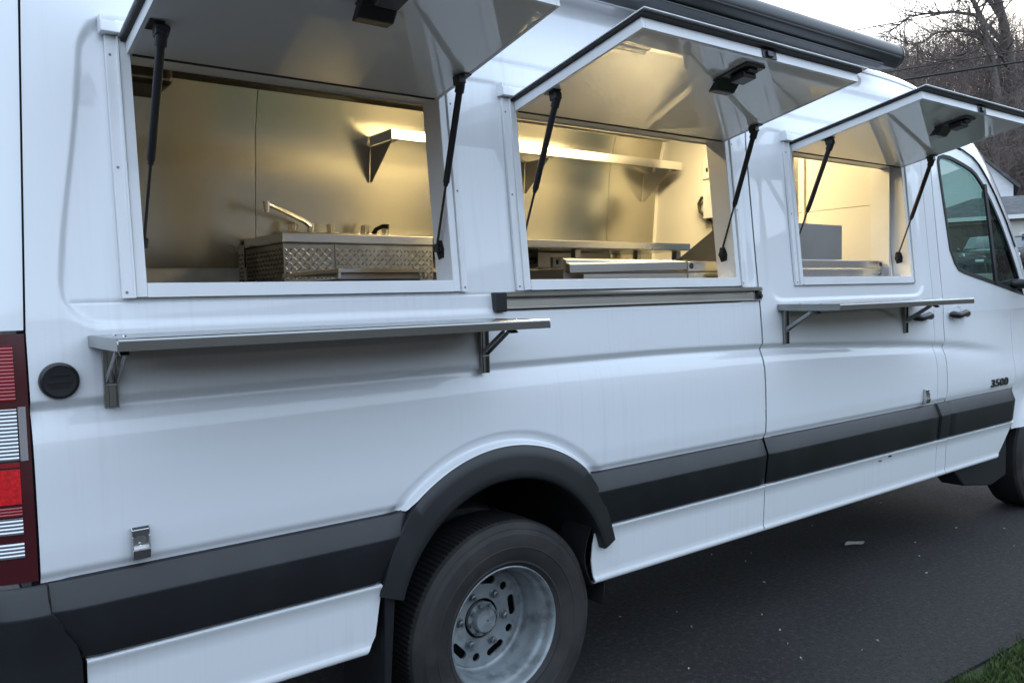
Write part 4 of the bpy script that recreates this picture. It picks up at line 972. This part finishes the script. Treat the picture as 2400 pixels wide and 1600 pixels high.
blades(30000, 2.79, 4.6, -1.7, -.68, .018, .050); blades(9000, 4.6, 8, -2.6, -.68, .03, .07); blades(5000, 2.79, 4.6, -3.2, -1.7, .03, .07)
tag(gb.build('grass', 'grass', fix=False), 'short green lawn grass beside the asphalt drive', 'grass', kind='stuff')

MT['pale_leaf'] = mat('pale_dry_leaf', (.42, .40, .36), .7, var=(60, .2))
lf = MB(); P = []
for i in range(9):
    t = i / 8; w_ = .034 * math.sin(math.pi * (t * .95 + .03)); P.append([(4.36 + .15 * t, .44 - .03 * t + s * w_, .006 + .006 * abs(s) + .004 * math.sin(6 * t)) for s in (-1, 0, 1)])
lf.grid(P); tag(lf.build('fallen_leaf', 'pale_leaf', smooth=180, solid=.001), 'pale dry leaf lying on the dark asphalt between the wheels', 'leaf')
lt = MB()
for _ in range(34):
    x, y = rng.uniform(1.9, 6.5), rng.uniform(-.65, .9); s = rng.uniform(.003, .009) * (1.6 if rng.random() < .1 else 1); a = rng.uniform(0, 6.28)
    q = [(x + s * math.cos(a + k * 1.57) * (1 if k % 2 else .45), y + s * math.sin(a + k * 1.57) * (1 if k % 2 else .45), .004 + rng.uniform(0, .003)) for k in range(4)]
    lt.add(q + [(p[0], p[1], .001) for p in q], [(0, 1, 2, 3), (0, 4, 5, 1), (1, 5, 6, 2), (2, 6, 7, 3), (3, 7, 4, 0)])
tag(lt.build('litter', 'pale_leaf', fix=False), 'tiny pale chips and leaf bits scattered on the asphalt', 'litter', kind='stuff')

# ------------------------------------------------------------------ house, garage and parked car up the slope
MT['siding'] = mat('white_lap_siding', (.66, .66, .66), .55, bump=((.2, .2, 9), .6, .03), var=(.8, .05))
MT['garage_wall'] = mat('cream_garage_wall', (.60, .57, .50), .6, var=(.6, .06))
MT['shingle'] = mat('grey_shingles', (.085, .085, .088), .85, bump=(6, .5, .03), var=(2.5, .35))
MT['fascia'] = mat('white_fascia', (.70, .70, .68), .5)
MT['pane_dark'] = mat('dark_window_pane', (.02, .022, .025), .08)
MT['car_paint'] = mat('black_car_paint', (.012, .013, .015), .22, coat=1.0)
MT['car_glass'] = mat('car_glass', (.10, .13, .13), .06, spec=.9)
MT['brown_door'] = mat('brown_garage_door', (.085, .066, .048), .6)
def local(az, rr):
    ox, oy = pol(az, rr); e = (math.sin(R(az)), math.cos(R(az))); r_ = (e[1], -e[0])
    return lambda a, b, z: (ox + a * r_[0] + b * e[0], oy + a * r_[1] + b * e[1], z)
def obox(mb, L, a0, a1, b0, b1, z0, z1):
    mb.hexa([L(a0, b0, z0), L(a1, b0, z0), L(a1, b1, z0), L(a0, b1, z0), L(a0, b0, z1), L(a1, b0, z1), L(a1, b1, z1), L(a0, b1, z1)])
hx, hy = pol(67.0, 53)
house = thing('house', (hx, hy, gz(hx, hy)), 'white two storey house with a gable end, up the slope beyond the cab', 'house')
L = local(67.0, 53); HB = gz(hx, hy) - .5
m = MB(); obox(m, L, -4.2, 1.35, 0, 8, HB, 6.9); m.hexa([L(-4.2, 0, 6.9), L(1.35, 0, 6.9), L(1.35, 8, 6.9), L(-4.2, 8, 6.9), L(-1.5, 0, 9.65), L(-1.35, 0, 9.65), L(-1.35, 8, 9.65), L(-1.5, 8, 9.65)]); m.build('wall', 'siding', house)
m = MB()
m.hexa([L(-1.425, -.3, 9.74), L(1.62, -.3, 6.68), L(1.62, 8.3, 6.68), L(-1.425, 8.3, 9.74), L(-1.425, -.3, 9.92), L(1.70, -.3, 6.80), L(1.70, 8.3, 6.80), L(-1.425, 8.3, 9.92)])
m.hexa([L(-4.47, -.3, 6.68), L(-1.425, -.3, 9.74), L(-1.425, 8.3, 9.74), L(-4.47, 8.3, 6.68), L(-4.55, -.3, 6.80), L(-1.425, -.3, 9.92), L(-1.425, 8.3, 9.92), L(-4.55, 8.3, 6.80)])
m.build('roof', 'shingle', house)
for a in (.10, -2.55):
    m = MB(); obox(m, L, a - .34, a + .34, -.06, .02, 5.55, 6.75); wo = m.build('window', 'fascia', house)
    m = MB(); obox(m, L, a - .26, a + .26, -.075, -.062, 5.63, 6.67); m.build('pane', 'pane_dark', wo)
gxx, gyy = pol(68.2, 47.5)
gar = thing('garage', (gxx, gyy, gz(gxx, gyy)), 'low cream garage with grey shingle roof in front of the white house', 'garage')
L = local(68.2, 47.5); GB = gz(gxx, gyy) - .4
m = MB(); obox(m, L, -3.9, 6.5, 0, 5.2, GB, 4.70); m.build('wall', 'garage_wall', gar)
m = MB(); m.hexa([L(-4.3, -.5, 4.86), L(6.9, -.5, 4.86), L(6.9, 5.6, 4.86), L(-4.3, 5.6, 4.86), L(-1.6, 2.5, 6.02), L(6.0, 2.5, 6.02), L(6.0, 2.7, 6.02), L(-1.6, 2.7, 6.02)]); m.build('roof', 'shingle', gar)
m = MB(); obox(m, L, -4.32, 6.92, -.52, 5.62, 4.66, 4.855); m.build('fascia', 'fascia', gar)
m = MB(); obox(m, L, -3.7, -.6, -.04, .02, GB + .3, 4.35); gd_ = m.build('garage_door', 'brown_door', gar)
for k in range(4):
    m = MB(); obox(m, L, -3.62, -.68, -.06, -.045, GB + .45 + k * .62, GB + 1.0 + k * .62); m.build('door_panel', 'brown_door', gd_, bevel=.02)
for a in (.95, 2.6):
    m = MB(); obox(m, L, a - .45, a + .45, -.06, .02, 3.15, 4.0); wo = m.build('window', 'fascia', gar)
    m = MB(); obox(m, L, a - .36, a + .36, -.075, -.062, 3.23, 3.92); m.build('pane', 'pane_dark', wo)

def car(az, rr, turn, lab):
    ox, oy = pol(az, rr); z0 = gz(ox, oy) - .02
    t = thing('parked_car', (ox, oy, z0), lab, 'car')
    e = (math.sin(R(az + turn)), math.cos(R(az + turn))); r_ = (e[1], -e[0])
    L = lambda a, b, z: (ox + a * r_[0] + b * e[0], oy + a * r_[1] + b * e[1], z0 + z)     # b grows away from the camera, the nose is at b = 0
    m = MB(); P = []
    sec = [(0.0, .52, .80, .78), (.05, .42, .98, .86), (.35, .36, 1.04, .92), (1.25, .34, 1.12, .94), (2.6, .34, 1.16, .95), (4.2, .36, 1.16, .94), (4.75, .45, 1.10, .88)]
    for b, za, zb, w_ in sec:
        P.append([L(a * w_, b, z) for a, z in ((-.9, za), (-1, za + .12), (-1.0, (za + zb) / 2), (-.97, zb - .06), (-.88, zb), (0, zb + .035), (.88, zb), (.97, zb - .06), (1.0, (za + zb) / 2), (1, za + .12), (.9, za))])
    m.grid(P); m.add(P[0], [tuple(range(11))]); m.add(P[-1], [tuple(range(11))]); m.build('body', 'car_paint', t, smooth=45)
    m = MB(); P = []
    for b, z, w_ in ((1.20, 1.12, .86), (1.95, 1.70, .70), (2.3, 1.76, .69), (3.6, 1.74, .68), (4.4, 1.62, .68), (4.65, 1.14, .80)):
        P.append([L(-w_, b, z), L(-w_ * .5, b, z + .03), L(w_ * .5, b, z + .03), L(w_, b, z)])
    m.grid(P); 
    for s in (0, 3): m.add([p[s] for p in P], [tuple(range(6))])
    m.build('cabin', 'car_paint', t, smooth=30)
    m = MB(); m.add([L(-.80, 1.22, 1.165), L(.80, 1.22, 1.165), L(.655, 1.90, 1.69), L(-.655, 1.90, 1.69)], [(0, 1, 2, 3)]); m.build('windscreen', 'car_glass', t, solid=.01)
    for s in (-1, 1):
        m = MB(); m.hexa([L(s * .60, -.012, .74), L(s * .84, .05, .74), L(s * .84, .15, .74), L(s * .60, .1, .74), L(s * .60, .0, .90), L(s * .84, .06, .92), L(s * .84, .15, .92), L(s * .60, .1, .90)]); m.build('headlight', 'clear', t, bevel=.02)
        m = MB(); m.box(0, 0, 0, 0, 0, 0); m = MB(); m.tube([L(s * 1.0, 1.35, 1.12), L(s * 1.12, 1.35, 1.14)], [.04, .10], 8); m.build('mirror', 'car_paint', t)
        for b in (.85, 3.75):
            m = MB(); m.tube([L(s * .70, b, .34), L(s * .93, b, .34)], .34, 20); m.build('wheel', 'tyre', t, smooth=40)
    for k in range(4):
        m = MB(); obox(m, L, -.56, .56, -.035, .03, .70 + k * .055, .725 + k * .055); m.build('grille_bar', 'chrome', t)
    m = MB(); obox(m, L, -.17, .17, -.05, -.03, .52, .62); m.build('number_plate', 'fascia', t)
    m = MB(); obox(m, L, -.86, .86, -.028, .06, .40, .66); m.build('bumper', 'plastic_s', t, bevel=.03)
car(66.75, 43.0, 8, 'black car facing us before the garage, seen through the cab door glass')
car(69.6, 44.5, -6, 'dark car beside the garage, just past the windscreen pillar')

# ------------------------------------------------------------------ overhead cables on poles
MT['pole_wood'] = mat('weathered_pole', (.10, .08, .065), .85, var=(3, .3))
az0 = 72.0; R0 = 29.0
e0 = (math.sin(R(az0)), math.cos(R(az0))); r0 = (e0[1], -e0[0])
def wp(s, z): return (CX + R0 * e0[0] + s * r0[0], CY + R0 * e0[1] + s * r0[1], z)
for s, lab in ((-17.0, 'wooden utility pole carrying the cables, beyond the van roof'), (13.0, 'wooden utility pole carrying the cables, nearer the house')):
    px, py, _ = wp(s, 0); z0 = gz(px, py)
    t = thing('utility_pole', (px, py, z0), lab, 'pole', 'utility poles behind the van')
    m = MB(); m.tube([(px, py, z0 - .3), (px, py, 10.3)], [.16, .11], 12); m.build('post', 'pole_wood', t, smooth=40)
    m = MB(); m.tube([wp(s, 9.80), (wp(s, 9.80)[0] - .6, wp(s, 9.8)[1] - .2, 9.80)], .05, 8); m.build('cross_arm', 'pole_wood', t)
for zz, rad, sag, lab in ((9.93, .015, .05, 'thin topmost overhead cable crossing the bare trees'), (8.40, .014, .03, 'thin middle overhead cable just above the thick one'), (8.08, .032, .03, 'thick lowest overhead cable crossing the wooded hill')):
    m = MB(); m.tube([wp(-17 + 30 * k / 16, zz - sag * 4 * (k / 16) * (1 - k / 16)) for k in range(17)], rad, 6)
    tag(m.build('overhead_cable', 'wire_black', smooth=60), lab, 'cable', 'cables strung between the poles')

# ------------------------------------------------------------------ bare trees
MT['bark'] = mat('grey_brown_bark', (.115, .095, .080), .9, bump=(9, .6, .03), var=(4, .35))
MT['twig'] = mat('brown_twigs', (.120, .092, .078), .9)
MT['twig_red'] = mat('reddish_twigs', (.135, .100, .085), .9)
def grow(rg, trunk, twigs, p, d, L, r, lvl, up=.1, spread=.8):
    n = 4 if lvl > 1 else 3; pts = [Vector(p)]; rad = [r]; d = Vector(d).normalized()
    for i in range(n):
        d = (d + Vector((rg.uniform(-1, 1), rg.uniform(-1, 1), rg.uniform(-1, 1) + up)) * .22).normalized()
        pts.append(pts[-1] + d * (L / n)); rad.append(r * (1 - .55 * (i + 1) / n))
    (trunk if lvl >= 2 else twigs).tube(pts, rad, 5 if lvl >= 2 else 3, caps=False)
    if lvl == 0: return
    for k in range({3: 6, 2: 7, 1: 6}.get(lvl, 6)):
        i = rg.randint(1, n); q = pts[i]
        o = Vector((rg.gauss(0, 1), rg.gauss(0, 1), rg.gauss(0, .8) + up * 2)).normalized()
        nd = (d * (1.0 - spread * .5) + o * spread).normalized()
        grow(rg, trunk, twigs, q, nd, L * rg.uniform(.42, .68), max(rad[i] * .55, .012), lvl - 1, up, spread)
def bare_tree(az, rr, h, seed, lab, lean_=(0, 0), r=.26, tw='twig', zbase=None):
    rg = random.Random(seed); x, y = pol(az, rr); z = gz(x, y) - .2
    t = thing('bare_tree', (x, y, z), lab, 'tree', 'bare trees on the wooded slope')
    a, b = MB(), MB(); n = 8; pts = []; 
    for i in range(n + 1):
        k = i / n; pts.append(Vector((x + lean_[0] * k * h + rg.uniform(-.15, .15), y + lean_[1] * k * h + rg.uniform(-.15, .15), z + h * k)))
    rad = [r * (1 - .75 * i / n) for i in range(n + 1)]
    a.tube(pts, rad, 8, caps=False)
    for i in range(2, n + 1):
        for _ in range(3 if i < n else 4):
            an = rg.uniform(0, 6.28); d = Vector((math.cos(an), math.sin(an), rg.uniform(.25, .9)))
            grow(rg, a, b, pts[i], d, h * rg.uniform(.20, .34) * (1.15 - .5 * i / n), rad[i] * .5, 2, .12, .8)
    a.build('trunk', 'bark', t, smooth=60, fix=False); b.build('crown', tw, t, fix=False)
    return t
def VV(az, el, rr): x, y = pol(az, rr); return Vector((x, y, 1.5 + rr * el))
# the big leaning tree with long level limbs
def big_tree():
    rg = random.Random(21); rr = 86.0; K = rr / 60.0
    base = VV(69.4, .03, rr); base.z = gz(base.x, base.y) - .3
    t = thing('bare_tree', base, 'big bare tree with thick leaning trunk and long level limbs reaching left', 'tree', 'bare trees on the wooded slope')
    a, b = MB(), MB()
    tr = [base, VV(69.1, .12, rr), VV(68.58, .185, rr), VV(68.25, .225, rr), VV(67.95, .262, rr), VV(67.55, .292, rr), VV(67.2, .34, rr), VV(67.0, .40, rr)]
    a.tube(tr, [.60, .54, .46, .42, .38, .34, .27, .18], 10, caps=False)
    limbs = [([VV(68.2, .232, rr), VV(67.3, .250, 59.5 * K), VV(66.4, .263, 58.5 * K), VV(65.4, .267, 58 * K), VV(64.4, .268, 57.5 * K), VV(63.4, .258, 57 * K), VV(62.6, .262, 57 * K)], .22),
             ([VV(68.1, .240, rr), VV(67.3, .262, 61 * K), VV(66.4, .280, 61.5 * K), VV(65.2, .287, 62 * K), VV(64.0, .289, 62.5 * K), VV(62.9, .289, 63 * K), VV(61.8, .276, 63 * K)], .24),
             ([VV(68.35, .214, rr), VV(67.6, .240, 59 * K), VV(66.7, .246, 58 * K), VV(65.6, .237, 57.5 * K), VV(64.6, .239, 57 * K), VV(63.8, .247, 57 * K)], .17),
             ([VV(67.8, .27, rr), VV(66.9, .30, 60 * K), VV(65.6, .32, 60 * K), VV(64.0, .318, 60 * K), VV(62.6, .306, 60 * K)], .2),
             ([VV(67.3, .33, rr), VV(68.4, .38, 60 * K), VV(69.6, .41, 60 * K)], .2), ([VV(68.5, .19, rr), VV(69.4, .24, 59 * K), VV(70.4, .28, 58 * K)], .22),
             ([VV(67.0, .39, rr), VV(66.2, .44, 60 * K), VV(65.6, .47, 60 * K)], .15)]
    for pts, r_ in limbs:
        n = len(pts); rad = [max(.03, r_ * (1 - .85 * i / (n - 1))) for i in range(n)]
        a.tube(pts, rad, 6, caps=False)
        for i in range(1, n):
            for q in range(12):
                k = rg.random(); p = pts[i - 1].lerp(pts[i], k); d = (pts[i] - pts[i - 1]).normalized()
                o = Vector((rg.gauss(0, .6), rg.gauss(0, .6), rg.gauss(.15, .7)))
                grow(rg, a, b, p, d * .8 + o, rg.uniform(1.6, 3.8), .045, 1, .08, .8)
    a.build('trunk', 'bark', t, smooth=60, fix=False); b.build('crown', 'twig', t, fix=False)
    # twin stem standing to the left of it
    base = VV(68.3, .03, 84); base.z = gz(base.x, base.y) - .3
    t = thing('bare_tree', base, 'slimmer bare tree standing left of the big leaning trunk', 'tree', 'bare trees on the wooded slope')
    a, b = MB(), MB(); tr = [base, VV(67.9, .16, 84), VV(67.2, .243, 84), VV(66.75, .275, 84), VV(66.1, .305, 84), VV(65.8, .36, 84)]
    a.tube(tr, [.42, .36, .30, .24, .18, .10], 8, caps=False)
    for i in range(1, 6):
        for q in range(5):
            p = tr[i - 1].lerp(tr[i], rg.random()); an = rg.uniform(0, 6.28)
            grow(rg, a, b, p, (math.cos(an), math.sin(an), rg.uniform(.3, 1)), rg.uniform(2.2, 4.5), .09, 2, .12, .8)
    a.build('trunk', 'bark', t, smooth=60, fix=False); b.build('crown', 'twig', t, fix=False)
big_tree()
TREES = [(61.6, 66, 12.5, 1, 'leafless tree rising just behind the awning end', 'twig'), (63.0, 74, 11, 2, 'fine twigged leafless tree right of the awning end', 'twig'),
         (65.2, 82, 10, 3, 'reddish leafless tree halfway up the wooded hill', 'twig_red'), (66.6, 70, 10, 4, 'leafless tree right behind the white house gable', 'twig_red'),
         (70.4, 64, 15, 5, 'tall leafless tree at the far right edge behind the garage', 'twig'), (59.6, 70, 12, 6, 'leafless tree mostly hidden behind the van roof', 'twig'),
         (64.2, 92, 9, 8, 'small reddish leafless tree near the hill crest', 'twig_red'), (67.9, 88, 9, 9, 'small leafless tree on the crest behind the leaning trunk', 'twig')]
for az, rr, h, sd_, lab, tw in TREES: bare_tree(az, rr, h, sd_, lab, r=.2, tw=tw)
# distant woodland: countless thin stems and twigs
def woodland():
    rg = random.Random(99); m = MB(); m2 = MB()
    for q in range(4400):
        az = rg.uniform(54, 79) if q < 2700 else rg.uniform(25, 110); rr = rg.uniform(60, 135); x, y = pol(az, rr); z = gz(x, y) - .3; h = rg.uniform(4, 9.92); w_ = .035 * rg.uniform(.7, 1.6)
        tgt = m if rg.random() < .5 else m2
        top = Vector((x + rg.uniform(-1, 1), y + rg.uniform(-1, 1), z + h)); b0 = Vector((x, y, z)); tgt.tube([b0, b0.lerp(top, .5), top], [w_ * 1.6, w_, .012], 3, caps=False)
        for k in range(15):
            p = b0.lerp(top, rg.uniform(.2, 1)); d = Vector((rg.gauss(0, 1), rg.gauss(0, 1), rg.uniform(.2, 1.4))).normalized()
            l = rg.uniform(.7, 2.4); qd = p + d * l; tgt.tube([p, qd], [w_ * .5, .010], 3, caps=False)
            for _ in range(2):
                s0 = p.lerp(qd, rg.uniform(.3, .9)); e = Vector((rg.gauss(0, 1), rg.gauss(0, 1), rg.uniform(-.2, 1.2))).normalized() * l * .55; tgt.tube([s0, s0 + e], [.014, .008], 3, caps=False)
    tag(m.build('woodland', 'twig', fix=False), 'dense leafless brown woodland covering the hillside', 'woodland', kind='stuff')
    tag(m2.build('woodland', 'twig_red', fix=False), 'reddish leafless saplings among the hillside woodland', 'woodland', kind='stuff')
woodland()
print('faces', sum(len(o.data.polygons) for o in bpy.data.objects if o.type == 'MESH'))
